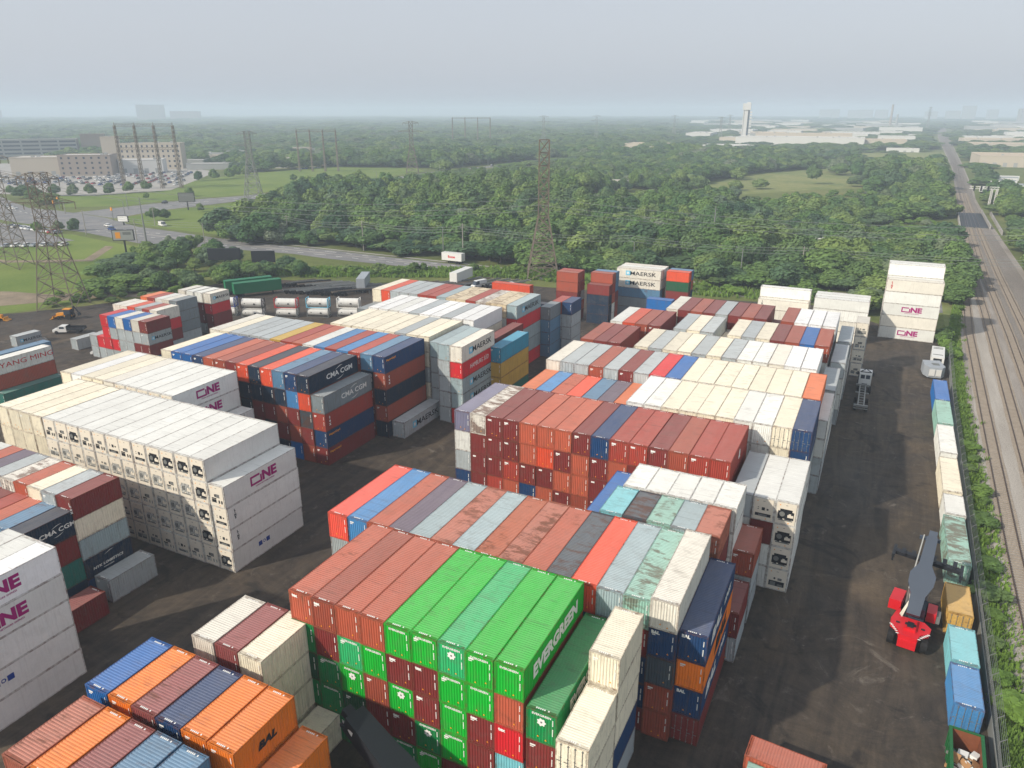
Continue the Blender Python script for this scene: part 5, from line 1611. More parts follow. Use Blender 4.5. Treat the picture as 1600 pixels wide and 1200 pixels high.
def car(x, y, rz, colour, kind, label, group=None, detail=True):
    b, g, w = car_parts(colour, kind)
    root = empty('car' if kind != 'van' else 'van', (x, y, 0.02), rz)
    put('body', b, root)
    if detail: put('windows', g, root); put('wheels', w, root)
    tag(root, label, 'van' if kind == 'van' else 'car', group)


rc = random.Random(3)
cols = ['white', 'white', 'silver', 'black', 'grey', 'white', 'blue', 'red', 'silver', 'black']
n = 0
for row in range(14):
    for i in range(34):
        x = -700 + i * 5.6 * 1.3 + row * 1.5 + rc.uniform(-.6, .6); y = 300 + row * 10.5 + i * 2.7 * 1.3 + rc.uniform(-.4, .4)
        if rc.random() < 0.28 or n > 190 or not inside(x, y, [(-760, 360), (-690, 312), (-500, 318), (-474, 334), (-460, 376), (-505, 436), (-565, 500), (-640, 470)]): continue
        if any(a < x < b and c < y < d for a, b, c, d in BUILT): continue
        c = rc.choice(cols)
        car(x, y, R(28) + R(90) * (row % 2 == 0) * 0, c, rc.choice(['car', 'suv', 'car', 'van']) if c == 'white' else rc.choice(['car', 'suv']), f'{c} vehicle in the full car park before the offices', 'cars in the office car park'); n += 1
for i in range(14):
    c = rc.choice(cols); car(-376 + i * 2.9, 218.5 + (i % 2) * 0.3 - i * 0.25, R(5), c, 'car', f'{c} car in the row by the near left car park', 'cars in the near left car park')
for i in range(7):
    c = rc.choice(['white', 'white', 'silver', 'grey']); car(-322 + i * 3.0, 183 + i * 2.1, R(20), c, 'car', f'{c} car in the front row of the near left car park', 'cars in the near left car park')
for i in range(26):
    x = -560 + rc.uniform(0, 60); y = 535 + (x + 560) * 0.9 + rc.uniform(-12, 8)
    if inside(x, y, NO[3]) and not any(a < x < b and c_ < y < d for a, b, c_, d in BUILT):
        c = rc.choice(cols); car(x, y, R(rc.choice([30, 120])), c, 'car', f'{c} car by the low shops left of the field', 'cars by the low shops')
for x, y, rz, c, k, l in ((-314, 253, 75, 'white', 'van', 'white van driving past the road corner'), (-336, 240, 80, 'white', 'car', 'white car leaving the crossroads'), (-324, 233, 78, 'blue', 'suv', 'blue car nearest the lawn on the main road'),
                          (-392, 320, 20, 'black', 'suv', 'black car on the branch road by the pale billboard'), (-370, 384, 10, 'red', 'car', 'red car on the branch road'), (-446, 262, 100, 'white', 'car', 'white car waiting left of the crossroads'), (-456, 266, 100, 'silver', 'car', 'second car waiting left of the crossroads'), (-362, 690, 5, 'black', 'van', 'dark van far up the branch road')):
    car(x, y, R(rz), c, k, l)


def wheelset(mb, xs, ys, r_, w):
    for x in xs:
        for y in ys: mb.tube((x - w / 2, y, r_), (x + w / 2, y, r_), r_, n=14)


def box_trailer(x, y, rz, L, W, H, mat, lab, name='box_trailer', text=None):
    root = empty(name, (x, y, 0), rz)
    m = MB(); m.box(-W / 2, W / 2, -L / 2, L / 2, 1.1, 1.1 + H)
    m.box(-W / 2 - 0.03, W / 2 + 0.03, -L / 2 - 0.03, -L / 2 + 0.12, 1.05, 1.13 + H); m.box(-W / 2 - 0.03, W / 2 + 0.03, L / 2 - 0.12, L / 2 + 0.03, 1.05, 1.13 + H)
    put('box', m.mesh('box', mat), root)
    m = MB(); wheelset(m, (-W / 2 + 0.25, W / 2 - 0.25), (-L / 2 + 1.2, -L / 2 + 2.4) if L > 7 else (0,), 0.5, 0.35); put('wheels', m.mesh('wheels', M['black']), root)
    m = MB(); m.box(-0.5, 0.5, -L / 2 + 0.3, L / 2 - 0.3, 0.85, 1.1); m.box(-0.6, -0.45, L / 2 - 2.6, L / 2 - 2.4, 0, 0.9); m.box(0.45, 0.6, L / 2 - 2.6, L / 2 - 2.4, 0, 0.9); put('chassis', m.mesh('chassis', M['dark']), root)
    m = MB()
    for s in (-1, 1): m.box(*sorted((s * 0.02, s * (W / 2 - 0.08))), -L / 2 - 0.06, -L / 2 - 0.031, 1.2, H + 0.95)
    put('rear_doors', m.mesh('rear_doors', mat), root)
    if text:
        put('lettering', make_text(text, 0.9, 'red_mark', 0.04), root, (W / 2 + 0.01, 0, 1.1 + H / 2), R(90))
        q = put('lettering', make_text(text, 0.9, 'red_mark', 0.04), root, (-W / 2 - 0.01, 0, 1.1 + H / 2), R(-90))
    tag(root, lab, 'trailer')
    return root


M['trailer_white'] = plain('trailer_white', (208, 208, 204), 0.5, 0.08, 0.5)
M['trailer_green'] = plain('trailer_green', (24, 108, 70), 0.5, 0.15, 0.5)
M['trailer_grey'] = plain('trailer_grey', (150, 156, 162), 0.5, 0.1, 0.5)
box_trailer(-167.5, 165.0, R(-32), 14, 2.6, 3.2, M['trailer_green'], 'nearer of two long green trailers at the back left')
box_trailer(-172.5, 166.5, R(-32), 14, 2.6, 3.2, M['trailer_green'], 'farther of two long green trailers at the back left')
box_trailer(-144.0, 186.5, R(28), 11, 2.6, 3.0, M['trailer_grey'], 'grey trailer seen end-on among the parked chassis')
box_trailer(-120.5, 207.5, R(2), 11, 2.6, 3.0, M['trailer_white'], 'white trailer seen end-on behind the back west row')
box_trailer(-139.3, 234.3, R(88), 8.5, 2.5, 2.8, M['trailer_white'], 'white box truck with red lettering driving on the road', 'box_truck', 'Boxes')
for i, (x, y) in enumerate(((68, 607), (72, 613), (75, 622), (78, 640), (76, 660), (77, 672), (80, 690), (82, 704), (84, 716))):
    box_trailer(x - 1, y + 1, R(-84), 22 if i < 3 else 16, 2.8, 3.4, M['trailer_white'] if i % 2 == 0 else M['trailer_grey'], f'{ORD[i]} long pale trailer of the depot row right of the railway')

# rows of empty chassis
def chassis(x, y, rz, lab, z=0.0):
    root = empty('trailer_chassis', (x, y, z), rz)
    m = MB()
    for s in (-0.45, 0.45): m.box(s - 0.09, s + 0.09, -6, 6, 1.0, 1.3)
    for i in range(9): yy = -5.9 + i * 1.46; m.box(-1.15 if i in (0, 4, 8) else -0.36, 1.15 if i in (0, 4, 8) else 0.36, yy, yy + 0.16, 1.04, 1.2)
    put('frame', m.mesh('frame', M[rc.choice(['dark', 'grey_panel', 'steel', 'grey_steel', 'rust_steel'])]), root)
    m = MB(); wheelset(m, (-0.95, 0.95), (-5.0, -3.8), 0.5, 0.45); put('wheels', m.mesh('wheels', M['black']), root)
    m = MB(); m.box(-0.6, -0.5, 3.4, 3.6, 0, 1.0); m.box(0.5, 0.6, 3.4, 3.6, 0, 1.0); put('landing_legs', m.mesh('landing_legs', M['grey_panel']), root)
    tag(root, lab, 'trailer chassis', 'empty chassis at the back of the yard')
for i in range(13):
    chassis(-166 + i * 2.3, 181 + i * 0.35 + (i % 3) * 0.5, R(-38 + rc.uniform(-5, 5)), 'dark empty chassis in the tangled row beyond the green trailers')
for i in range(9):
    chassis(-158 + i * 2.2, 174.0 + i * 0.6, R(-40 + rc.uniform(-8, 8)), 'empty chassis in the front tangled row by the tank containers')
for i in range(7):
    chassis(-135 + i * 3.2, 194 + i * 1.2, R(-35), 'empty chassis parked behind the back west row')
for i in range(6):
    chassis(-118 + i * 3.2, 207 + i * 0.6, R(-20), 'empty chassis right of the end-on white trailer')
car(-112, 204, R(-20), 'white', 'van', 'white van behind the lone orange-red container'); car(-107, 206, R(-20), 'black', 'suv', 'black car behind the lone orange-red container'); car(-102.5, 207, R(-20), 'white', 'suv', 'white car behind the lone orange-red container')

# tank containers
def tank(x, y, z, rz, fm_, lab):
    root = empty('tank_container', (x, y, z), rz)
    m = MB(); m.tube((-2.75, 0, 1.3), (2.75, 0, 1.3), 1.12, n=20); m.tube((-2.95, 0, 1.3), (-2.75, 0, 1.3), 0.7, 1.12, 20); m.tube((2.75, 0, 1.3), (2.95, 0, 1.3), 1.12, 0.7, 20)
    for i in range(5): m.tube((-2.3 + i * 1.15, 0, 1.3), (-2.24 + i * 1.15, 0, 1.3), 1.15, n=20)
    put('tank', m.mesh('tank', M['trailer_white']), root)
    m = MB()
    for xx in (-2.97, 2.97):
        for yy in (-1.14, 1.14): m.box(xx - 0.06, xx + 0.06, yy - 0.08, yy + 0.08, 0, 2.59)
        for zz in (0.06, 2.53): m.box(xx - 0.06, xx + 0.06, -1.06, 1.06, zz - 0.06, zz + 0.06)
        m.bar((xx, -1.1, 0.1), (xx, 0, 1.3), 0.1); m.bar((xx, 1.1, 0.1), (xx, 0, 1.3), 0.1); m.bar((xx, -1.1, 2.5), (xx, 0, 1.3), 0.1); m.bar((xx, 1.1, 2.5), (xx, 0, 1.3), 0.1)
    for yy in (-1.12, 1.12): m.box(-2.9, 2.9, yy - 0.05, yy + 0.05, 0, 0.14)
    put('frame', m.mesh('frame', M[fm_]), root)
    m = MB(); m.box(0.6, 1.1, -1.16, -1.10, 1.0, 1.35); m.box(-1.9, -1.7, -1.17, -1.1, 1.2, 1.4); put('warning_plate', m.mesh('warning_plate', M['black_mark']), root)
    tag(root, lab, 'tank container', 'stacked white tank containers')
TA = math.atan2(149.1 - 145.9, -137.8 + 144.3)
for i, (x, y, f) in enumerate(((-157.5, 143.0, 'navy_mark'), (-149.6, 145.0, 'dark'), (-141.5, 149.2, 'red_mark'), (-134.0, 153.2, 'sky_mark'), (-126.5, 156.8, 'white_mark'))):
    for k in range(2): tank(x, y, k * 2.6, TA * 0.8, f if k == 1 else 'grey_panel', f'white tank container, {["bottom", "top"][k]} of the {ORD[i]} tank stack from the left')
car(-156.5, 104.5, R(-60), 'white', 'suv', 'white pickup half hidden by the north-west cluster')

# pickup with flatbed
root = empty('pickup_truck', (-183.5, 110.5, 0), R(75)); tag(root, 'white pickup with dark flatbed on the bare ground', 'pickup truck')
m = MB(); m.prof([(0.6, 0.45), (0.6, 1.1), (1.6, 1.2), (2.2, 1.95), (3.9, 1.95), (4.0, 0.45)], -1.0, 1.0); b_ = put('cab', m.mesh('cab', CP['white']), root)
m = MB(); m.box(-1.01, 1.01, 2.3, 3.5, 1.3, 1.8); m.prof([(1.62, 1.24), (2.15, 1.86), (2.12, 1.9), (1.56, 1.26)], -0.85, 0.85); put('windows', m.mesh('windows', M['window']), root)
m = MB(); m.box(-1.15, 1.15, 4.1, 8.0, 0.9, 1.1); m.box(-1.15, -1.05, 4.1, 8, 1.1, 1.6); m.box(1.05, 1.15, 4.1, 8, 1.1, 1.6); m.box(-1.0, 1.0, 4.1, 4.2, 1.1, 2.1); put('flatbed', m.mesh('flatbed', M['dark']), root)
m = MB(); wheelset(m, (-0.95, 0.95), (1.5, 6.6), 0.42, 0.3); put('wheels', m.mesh('wheels', M['black']), root)
root.rotation_euler[2] = R(-60)

# backhoe loaders
M['machine_yellow'] = plain('machine_yellow', (206, 140, 40), 0.5, 0.15, 1.0)
def backhoe(x, y, rz, lab):
    root = empty('backhoe_loader', (x, y, 0), rz)
    m = MB(); m.prof([(-2.6, 0.9), (-2.6, 1.6), (-0.4, 1.8), (-0.4, 0.9)], -0.5, 0.5); m.box(-0.7, 0.7, -0.4, 1.6, 0.8, 1.2); put('body', m.mesh('body', M['machine_yellow']), root)
    m = MB(); m.box(-0.75, 0.75, -0.3, 1.4, 1.2, 2.7); put('cab', m.mesh('cab', M['window']), root)
    m = MB(); m.box(-0.85, 0.85, -0.5, 1.5, 2.7, 2.85); put('cab_roof', m.mesh('cab_roof', M['machine_yellow']), root)
    m = MB(); wheelset(m, (-0.95, 0.95), (0.9,), 0.8, 0.45); wheelset(m, (-0.9, 0.9), (-1.9,), 0.5, 0.35); put('wheels', m.mesh('wheels', M['black']), root)
    m = MB()
    for s in (-0.6, 0.6): m.bar((s, -0.6, 1.3), (s, -3.2, 0.7), 0.18)
    m.prof([(-4.3, 0.1), (-3.9, 0.1), (-3.2, 0.3), (-3.2, 1.0), (-3.4, 0.9), (-3.5, 0.4)], -1.1, 1.1); put('front_bucket', m.mesh('front_bucket', M['machine_yellow']), root)
    m = MB(); m.bar((0, 1.6, 0.9), (0, 2.3, 3.6), 0.3); m.bar((0, 2.3, 3.6), (0, 3.4, 1.8), 0.25); m.prof([(3.2, 0.9), (3.8, 1.1), (3.6, 1.9), (3.2, 1.8)], -0.35, 0.35); put('digging_arm', m.mesh('digging_arm', M['dark']), root)
    tag(root, lab, 'backhoe loader')
backhoe(-193, 121, R(-65), 'orange backhoe loader with its digging arm folded up')
backhoe(-209, 111, R(120), 'orange backhoe loader at the left edge, front turned away')
# dark forklift frame beside the pair of containers
root = empty('forklift', (-171.5, 119.5, 0), R(-50)); tag(root, 'dark forklift with raised mast in the work yard', 'forklift')
m = MB(); m.box(-0.8, 0.8, -1.4, 1.6, 0.4, 1.3); m.box(-0.8, 0.8, 0.9, 1.6, 1.3, 1.7); put('body', m.mesh('body', M['dark']), root)
m = MB()
for s in (-0.5, 0.5): m.bar((s, -1.7, 0.1), (s, -1.9, 4.0), 0.16)
m.bar((-0.5, -1.85, 3.6), (0.5, -1.85, 3.6), 0.14); m.bar((-0.5, -1.75, 1.2), (0.5, -1.75, 1.2), 0.14)
for s in (-0.4, 0.4): m.bar((s, -1.8, 0.15), (s, -3.2, 0.12), 0.12)
put('mast', m.mesh('mast', M['dark']), root)
m = MB(); 
for sx in (-0.7, 0.7):
    for sy in (-0.8, 0.9): m.bar((sx, sy, 1.3), (sx, sy * 0.8, 2.4), 0.09)
m.box(-0.75, 0.75, -0.8, 0.85, 2.4, 2.47); put('guard', m.mesh('guard', M['dark']), root)
m = MB(); wheelset(m, (-0.8, 0.8), (-1.0, 1.0), 0.45, 0.3); put('wheels', m.mesh('wheels', M['black']), root)
o = None

# rubble heap in the work yard
bm = bmesh.new(); bmesh.ops.create_icosphere(bm, subdivisions=4, radius=1.0)
for v in bm.verts:
    n_ = math.sin(v.co.x * 7 + v.co.y * 5) * 0.06 + math.sin(v.co.y * 13 + v.co.x * 3) * 0.04
    v.co.x *= 3.4; v.co.y *= 2.3; v.co.z = max(-0.02, v.co.z * (1.2 + n_ * 4) - 0.15)
me = bpy.data.meshes.new('gravel_heap'); bm.to_mesh(me); bm.free(); me.materials.append(M['ballast'])
tag(put('gravel_heap', me, None, (-181, 104.5, 0)), 'small grey gravel heap near the pickup', 'gravel', None, 'stuff')

# tractor unit with empty chassis, in the aisle
root = empty('tractor_unit', (1.7, 157.5, 0), R(1)); tag(root, 'white tractor unit pulling an empty skeletal chassis up the aisle', 'truck')
m = MB(); m.prof([(0.0, 1.0), (0.0, 3.0), (0.4, 3.35), (2.0, 3.4), (2.5, 2.9), (2.7, 1.9), (4.3, 1.6), (4.5, 0.6), (0.0, 0.6)], -1.15, 1.15); put('cab', m.mesh('cab', CP['white']), root)
m = MB(); m.box(-0.85, -0.1, -0.03, -0.004, 2.0, 2.8); m.box(0.1, 0.85, -0.03, -0.004, 2.0, 2.8); m.box(-1.18, 1.18, 0.9, 1.9, 2.1, 2.8); put('windows', m.mesh('windows', M['window']), root)
m = MB(); m.bar((-1.0, 0.2, 3.36), (0, 1.4, 3.7), 0.12); m.bar((1.0, 0.2, 3.36), (0, 1.4, 3.7), 0.12); m.bar((-1.0, 0.2, 3.36), (1.0, 0.2, 3.36), 0.12); m.tube((-1.25, -0.3, 1), (-1.25, -0.3, 3.3), 0.1); m.box(-1.6, -1.25, 2.2, 2.3, 2.0, 2.7); m.box(1.25, 1.6, 2.2, 2.3, 2.0, 2.7); put('rack', m.mesh('rack', M['dark']), root)
m = MB(); wheelset(m, (-1.0, 1.0), (-1.6, -2.9), 0.52, 0.55); wheelset(m, (-1.05, 1.05), (3.4,), 0.52, 0.32); put('wheels', m.mesh('wheels', M['black']), root)
m = MB(); m.box(-0.5, 0.5, -4.0, 4.2, 0.6, 0.99); put('frame', m.mesh('frame', M['dark']), root)
root = empty('trailer_chassis', (1.55, 147.5, 0), R(0.5)); tag(root, 'silver skeletal chassis coupled behind the white tractor in the aisle', 'trailer chassis')
m = MB()
for s in (-0.5, 0.5): m.box(s - 0.1, s + 0.1, -4.5, 8.0, 1.15, 1.45)
for i in range(9): m.box(-0.4, 0.4, -4.3 + i * 1.5, -4.1 + i * 1.5, 1.2, 1.35)
m.box(-1.2, 1.2, -4.6, -4.2, 1.1, 1.5); m.box(-1.2, 1.2, 7.6, 8.0, 1.1, 1.5); m.box(-1.2, 1.2, 3.0, 3.25, 1.2, 1.4); put('frame', m.mesh('frame', M['steel']), root)
m = MB(); wheelset(m, (-0.98, 0.98), (-3.3, -2.0, 1.0), 0.5, 0.5); put('wheels', m.mesh('wheels', M['black']), root)
m = MB(); m.box(-1.2, 1.2, -4.72, -4.62, 0.75, 0.95); put('bumper', m.mesh('bumper', M['steel']), root)

# white shapes at the head of the fence line
root = empty('container_shelter', (15.4, 181.0, 0), R(-3)); tag(root, 'open white box body with ribbed roof beside the east fence', 'box shelter')
m = MB(); m.box(-1.25, 1.25, -4.5, 4.5, 0.4, 2.9); put('shell', m.mesh('shell', M['trailer_white']), root)
m = MB()
for yy in (3.3, 2.4, -2.6): m.box(-1.0, 0.9, yy, yy + 0.16, 2.904, 2.96)
m.box(-0.8, 0.8, -4.56, -4.504, 0.8, 2.6); put('roof_slots', m.mesh('roof_slots', M['dark']), root)
m = MB(); m.box(-1.0, 1.0, -4.3, 4.3, 0, 0.4); put('skids', m.mesh('skids', M['dark']), root)
root = empty('fairing_body', (14.4, 172.6, 0), R(12)); tag(root, 'grey and white angular truck body at the head of the fence line', 'truck body')
m = MB(); m.prism([(-1.6, -2.6), (0.9, -2.9), (1.7, -1.8), (1.7, 2.6), (-1.7, 2.4), (-2.1, -0.8)], 0.3, 2.5); put('shell', m.mesh('shell', M['trailer_grey']), root)
m = MB(); m.box(-1.5, -0.4, -2.86, -2.74, 0.7, 2.1); m.box(-0.2, 0.8, -2.99, -2.86, 0.7, 2.1); put('panel', m.mesh('panel', M['trailer_white']), root)
m = MB(); wheelset(m, (-1.2, 1.5), (1.6,), 0.45, 0.3); m.box(-1.2, 1.2, -2.2, 2.2, 0.0, 0.3); put('wheels', m.mesh('wheels', M['black']), root)
m = MB(); m.prism([(-0.4, -0.9), (0.8, -1.0), (0.9, 0.2), (-0.5, 0.3)], 2.504, 2.6); put('hatch', m.mesh('hatch', M['grey_panel']), root)

# fence along the railway
fr = empty('fence', (0, 0, 0)); tag(fr, 'grey mesh fence with angled post arms along the railway', 'fence')
FP = [(15.5, 56), (15.9, 67), (16.3, 100), (16.9, 150), (18.2, 195)]
def fx(y):
    for (x0, y0), (x1, y1) in zip(FP, FP[1:]):
        if y <= y1: return x0 + (x1 - x0) * (y - y0) / (y1 - y0)
    return FP[-1][0]
pm = MB(); pm.tube((0, 0, 0), (0, 0, 2.3), 0.05, n=6); pm.bar((0, 0, 2.3), (0.45, 0, 2.75), 0.05); pme = pm.mesh('post', M['steel'])
for i in range(47): y = 56 + i * 3.0; put('post', pme, fr, (fx(y), y, 0))
m = MB(); y = 56.0
while y < 194:
    y2 = y + 3.0
    for q in range(12): z = 0.12 + q * 0.19; m.bar((fx(y), y, z), (fx(y2), y2, z), 0.025)
    for q in range(4): m.bar((fx(y) + 0.1 + q * 0.11, y, 2.4 + q * 0.1), (fx(y2) + 0.1 + q * 0.11, y2, 2.4 + q * 0.1), 0.02)
    y = y2
y = 56.0
while y < 194: m.bar((fx(y), y, 0.1), (fx(y), y, 2.3), 0.02); y += 0.3
put('mesh_panel', m.mesh('mesh_panel', M['steel']), fr)
bd = MB(); bd.bar((fx(57) - 0.12, 57, 0.8), (fx(110) - 0.12, 110, 0.8), 0.05, 1.6); put('screen_board', bd.mesh('screen_board', M['grey_steel']), fr)

# dumpster full of rubbish
M['dump_green'] = plain('dumpster_green', (30, 92, 50), 0.5, 0.2, 1.5); M['rust'] = plain('rusty_steel', (122, 72, 48), 0.85, 0.35, 2.0)
root = empty('dumpster', (13.1, 58.6, 0), R(-2)); tag(root, 'open green dumpster with rusty inside, full of rubbish', 'dumpster')
m = MB(); m.box(-1.2, 1.2, -3.4, 3.4, 0.2, 0.3)
for s in (-1, 1):
    m.box(*sorted((s * 1.2, s * 1.12)), -3.4, 3.4, 0.3, 2.3); m.box(-1.12, 1.12, *sorted((s * 3.4, s * 3.32)), 0.3, 2.3)
    for i in range(9): m.box(*sorted((s * 1.204, s * 1.30)), -3.3 + i * 0.8, -3.15 + i * 0.8, 0.3, 2.2)
    m.box(*sorted((s * 1.06, s * 1.32)), -3.45, 3.45, 2.304, 2.42); m.box(-1.05, 1.05, *sorted((s * 3.28, s * 3.46)), 2.304, 2.42)
put('shell', m.mesh('shell', M['dump_green']), root)
m = MB()
for s in (-1, 1): m.box(*sorted((s * 1.115, s * 1.08)), -3.3, 3.3, 0.31, 2.3)
m.box(-1.07, 1.07, 3.26, 3.31, 0.31, 2.3); put('rusty_lining', m.mesh('rusty_lining', M['rust']), root)
m = MB(); r_ = random.Random(2)
TM = [M['trailer_white'], M['orange_mark'], M['grey_panel'], M['cream_panel'], plain('cardboard', (160, 122, 84), 0.9, 0.1)]
for i in range(70):
    x, y, z = r_.uniform(-0.9, 0.9), r_.uniform(-3.1, 1.9), r_.uniform(0.4, 1.7); a = Vector((r_.uniform(-1, 1), r_.uniform(-1, 1), r_.uniform(-0.5, 0.5))).normalized()
    m.cur = r_.choice([0, 0, 2, 3, 4, 4]); m.bar(Vector((x, y, z)) - a * 0.25, Vector((x, y, z)) + a * r_.uniform(0.2, 0.6), r_.uniform(0.3, 0.9), r_.uniform(0.04, 0.3))
tag(put('rubbish', m.mesh('rubbish', *TM), None, (13.1, 58.6, 0)), 'loose rubbish and cardboard heaped in the dumpster', 'rubbish', None, 'stuff')

# reach stackers
M['stack_red'] = plain('machine_red', (200, 24, 34), 0.35, 0.12, 1.2, 0, 0.5); M['boom_grey'] = plain('boom_grey', (58, 68, 82), 0.45, 0.12, 0.8, 0, 0.4)
def stacker(x, y, rz, lab, bodym, boomm, tip=(0.0, 6.5, 10.5), spread=True, emblem=False, fat=1.0):
    root = empty('reach_stacker', (x, y, 0), rz); tag(root, lab, 'reach stacker')
    # local: rear (counterweight) at -Y, front +Y
    m = MB(); m.prism([(-1.9, -0.6), (-1.8, -1.6), (-1.05, -2.3), (-0.85, -3.2), (0.85, -3.2), (1.05, -2.3), (1.8, -1.6), (1.9, -0.6), (1.2, 0.2), (-1.2, 0.2)], 1.6, 2.1)
    m.prism([(-0.84, -3.3), (0.84, -3.3), (0.9, -2.4), (-0.9, -2.4)], 0.7, 1.596); m.box(-0.55, 0.55, -2.2, -0.4, 2.104, 2.4)
    m.prism([(-1.9, -0.6), (-1.2, 0.2), (-1.2, 1.6), (-1.5, 1.6)], 1.5, 2.0); put('counterweight', m.mesh('counterweight', M[bodym]), root)
    m = MB()
    for s in (-1, 1): m.box(*sorted((s * 0.3, s * 0.52)), -1.6, -1.2, 2.41, 2.45); m.box(*sorted((s * 1.0, s * 1.35)), -1.3, -1.1, 2.104, 2.2)
    m.box(-0.3, 0.3, -1.9, -1.0, 2.404, 2.5); put('grille', m.mesh('grille', M['dark']), root)
    m = MB()
    for s in (-1, 1):
        for i in range(6):
            u = i / 6; a = Vector((s * (0.88 + 0.9 * u), -3.1 + 1.5 * u ** 0.8, 2.104)); m.bar(a, a + Vector((s * 0.26, 0.02, 0)), 0.12, 0.02)
    put('hazard_stripes', m.mesh('hazard_stripes', M['white_mark']), root)
    m = MB(); m.box(-0.95, 0.95, -0.2, 5.6, 0.8, 1.5); m.box(-1.6, 1.6, 4.6, 5.4, 0.6, 1.2); put('chassis', m.mesh('chassis', M['dark']), root)
    m = MB(); wheelset(m, (-1.55, 1.55), (-1.9,), 0.82, 0.62); wheelset(m, (-1.85, 1.85, -1.15, 1.15), (4.9,), 0.85, 0.6); put('wheels', m.mesh('wheels', M['black']), root)
    m = MB(); m.prism([(-2.5, 1.9), (-1.3, 1.9), (-1.1, 4.4), (-2.3, 4.4)], 1.5, 2.7); put('fuel_tank', m.mesh('fuel_tank', M[bodym]), root)
    m = MB(); m.box(1.2, 2.1, 1.5, 3.4, 1.5, 2.6); put('hydraulic_tank', m.mesh('hydraulic_tank', M[bodym]), root)
    m = MB(); m.box(2.12, 2.5, 1.6, 2.9, 1.5, 2.3); put('step_box', m.mesh('step_box', M['grey_panel']), root)
    m = MB(); m.prof([(0.6, 1.5), (0.6, 3.3), (2.4, 3.4), (2.9, 2.6), (2.9, 1.5)], -0.45, 1.05)
    cab_ = put('cab', m.mesh('cab', M['window']), root)
    # boom
    p = Vector((0, -0.8, 3.2)); t = Vector(tip); d = (t - p).normalized(); L = (t - p).length
    def sec(mb, a, b, w, h):
        mb.bar(p + d * a, p + d * b, w, h)
    m = MB()
    n0 = p + d * 0
    xs = Vector((1, 0, 0)); up = xs.cross(d).normalized()
    outline = [(0, 0.62 * fat), (0.24, 0.70 * fat), (0.38, 1.18), (0.50, 1.22), (0.62, 0.62 * fat), (0.98, 0.52 * fat)]
    for (u0, w0), (u1, w1) in zip(outline, outline[1:]):
        a, b = p + d * L * u0, p + d * L * u1; hh = 0.5 * fat
        c = [a - xs * w0 - up * hh, a + xs * w0 - up * hh, b + xs * w1 - up * hh, b - xs * w1 - up * hh, a - xs * w0 + up * hh, a + xs * w0 + up * hh, b + xs * w1 + up * hh, b - xs * w1 + up * hh]
        for f in ((0, 3, 2, 1), (4, 5, 6, 7), (0, 1, 5, 4), (1, 2, 6, 5), (2, 3, 7, 6), (3, 0, 4, 7)): m.quad(*[c[i] for i in f])
    bo = put('boom', m.mesh('boom', M[boomm]), root)
    m = MB(); sec(m, L * 0.97, L * 1.06, 0.8, 0.7); m.box(-1.0, 1.0, t.y - 0.2, t.y + 0.15, t.z - 0.5, t.z - 0.2); put('boom_head', m.mesh('boom_head', M[boomm]), root)
    m = MB()
    for s in (-0.95, 0.95): m.tube((s * 0.9, 2.9, 1.4), p + d * L * 0.55 + xs * s * 0.9 - up * 0.3, 0.16, n=8)
    m.bar(p + d * L * 0.3 - xs * 0.95, p + d * L * 1.0 - xs * 0.8, 0.12); put('lift_cylinder', m.mesh('lift_cylinder', M['steel']), root)
    m = MB()
    for q in range(5): m.bar((-0.95 - q * 0.06, -0.4 + q * 0.1, 2.4), (-0.6, 0.9 + q * 0.2, 3.4), 0.05); m.bar((-0.6, 0.9 + q * 0.2, 3.4), (-0.75, 2.2 + q * 0.1, 4.4), 0.05)
    put('hoses', m.mesh('hoses', M['cream_panel']), root)
    if spread:
        sp = Vector((t.x, t.y + 0.3, t.z - 3.2))
        m = MB(); m.bar(t, sp + Vector((0, 0, 0.5)), 0.5); put('rotator', m.mesh('rotator', M['dark']), root)
        m = MB(); m.bar(sp + Vector((-3.3, 0.3, 0)), sp + Vector((3.3, -0.5, 0)), 0.5, 0.4); m.bar(sp + Vector((-3.3, 0.75, 0)), sp + Vector((3.3, -0.05, 0)), 0.2, 0.3)
        for s in (-1, 1):
            e = sp + Vector((s * 3.3, -s * 0.4, 0)); m.bar(e + Vector((0, -1.2, 0)), e + Vector((0, 1.2, 0)), 0.3, 0.35)
            for q in (-1.15, 1.15): m.bar(e + Vector((0, q, 0)), e + Vector((0, q, -0.6)), 0.2)
        for q in range(6): m.box(*sorted((sp.x - 2.6 + q, sp.x - 2.2 + q)), sp.y - 0.4, sp.y + 0.9, sp.z + 0.1, sp.z + 0.35)
        put('spreader', m.mesh('spreader', M['dark']), root)
    if emblem:
        e = MB(); c = p + d * L * 0.84
        e.quad(*[(-0.53 * fat - 0.03, c.y + d.y * 0 + 0.95 * math.cos(i * math.pi / 10), c.z + 0.32 * math.sin(i * math.pi / 10) + 0.95 * math.cos(i * math.pi / 10) * d.z / d.y) for i in range(20)])
        put('oval_emblem', e.mesh('oval_emblem', M['white_mark']), root)
    return root


stacker(9.2, 77.0, R(-7), 'red reach stacker with grey boom parked by the east fence', 'stack_red', 'boom_grey', (0.2, 5.2, 9.6))
stacker(-22.5, 33.6, R(76), 'dark reach stacker at the foot of the green block', 'dark', 'dark', (0.0, 9.8, 7.4), spread=False, emblem=True, fat=1.7)
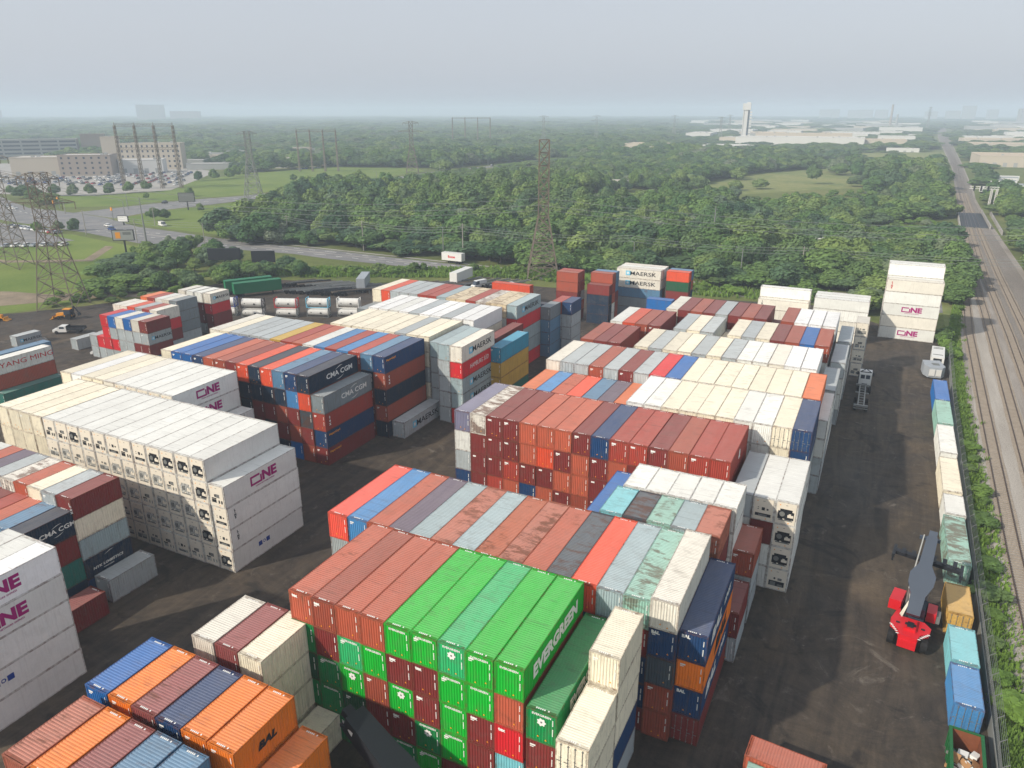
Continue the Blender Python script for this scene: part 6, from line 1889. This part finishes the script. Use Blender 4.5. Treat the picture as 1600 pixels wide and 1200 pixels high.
# ------------------------------------------------------------ haze
hm = bpy.data.materials.new('haze'); hm.use_nodes = True
hn = hm.node_tree; hn.nodes.remove(hn.nodes['Principled BSDF'])
pv = hn.nodes.new('ShaderNodeVolumePrincipled')
pv.inputs['Color'].default_value = (0.73, 0.85, 1.0, 1)
pv.inputs['Density'].default_value = 0.00034
pv.inputs['Anisotropy'].default_value = 0.0
hn.links.new(pv.outputs[0], hn.nodes['Material Output'].inputs['Volume'])
m = MB(); m.box(-9300, 6300, -1100, 9300, -1.2, 96)
hz = put('haze', m.mesh('haze', hm)); tag(hz, 'thin pale smoke haze over the whole scene', 'haze', None, 'stuff')
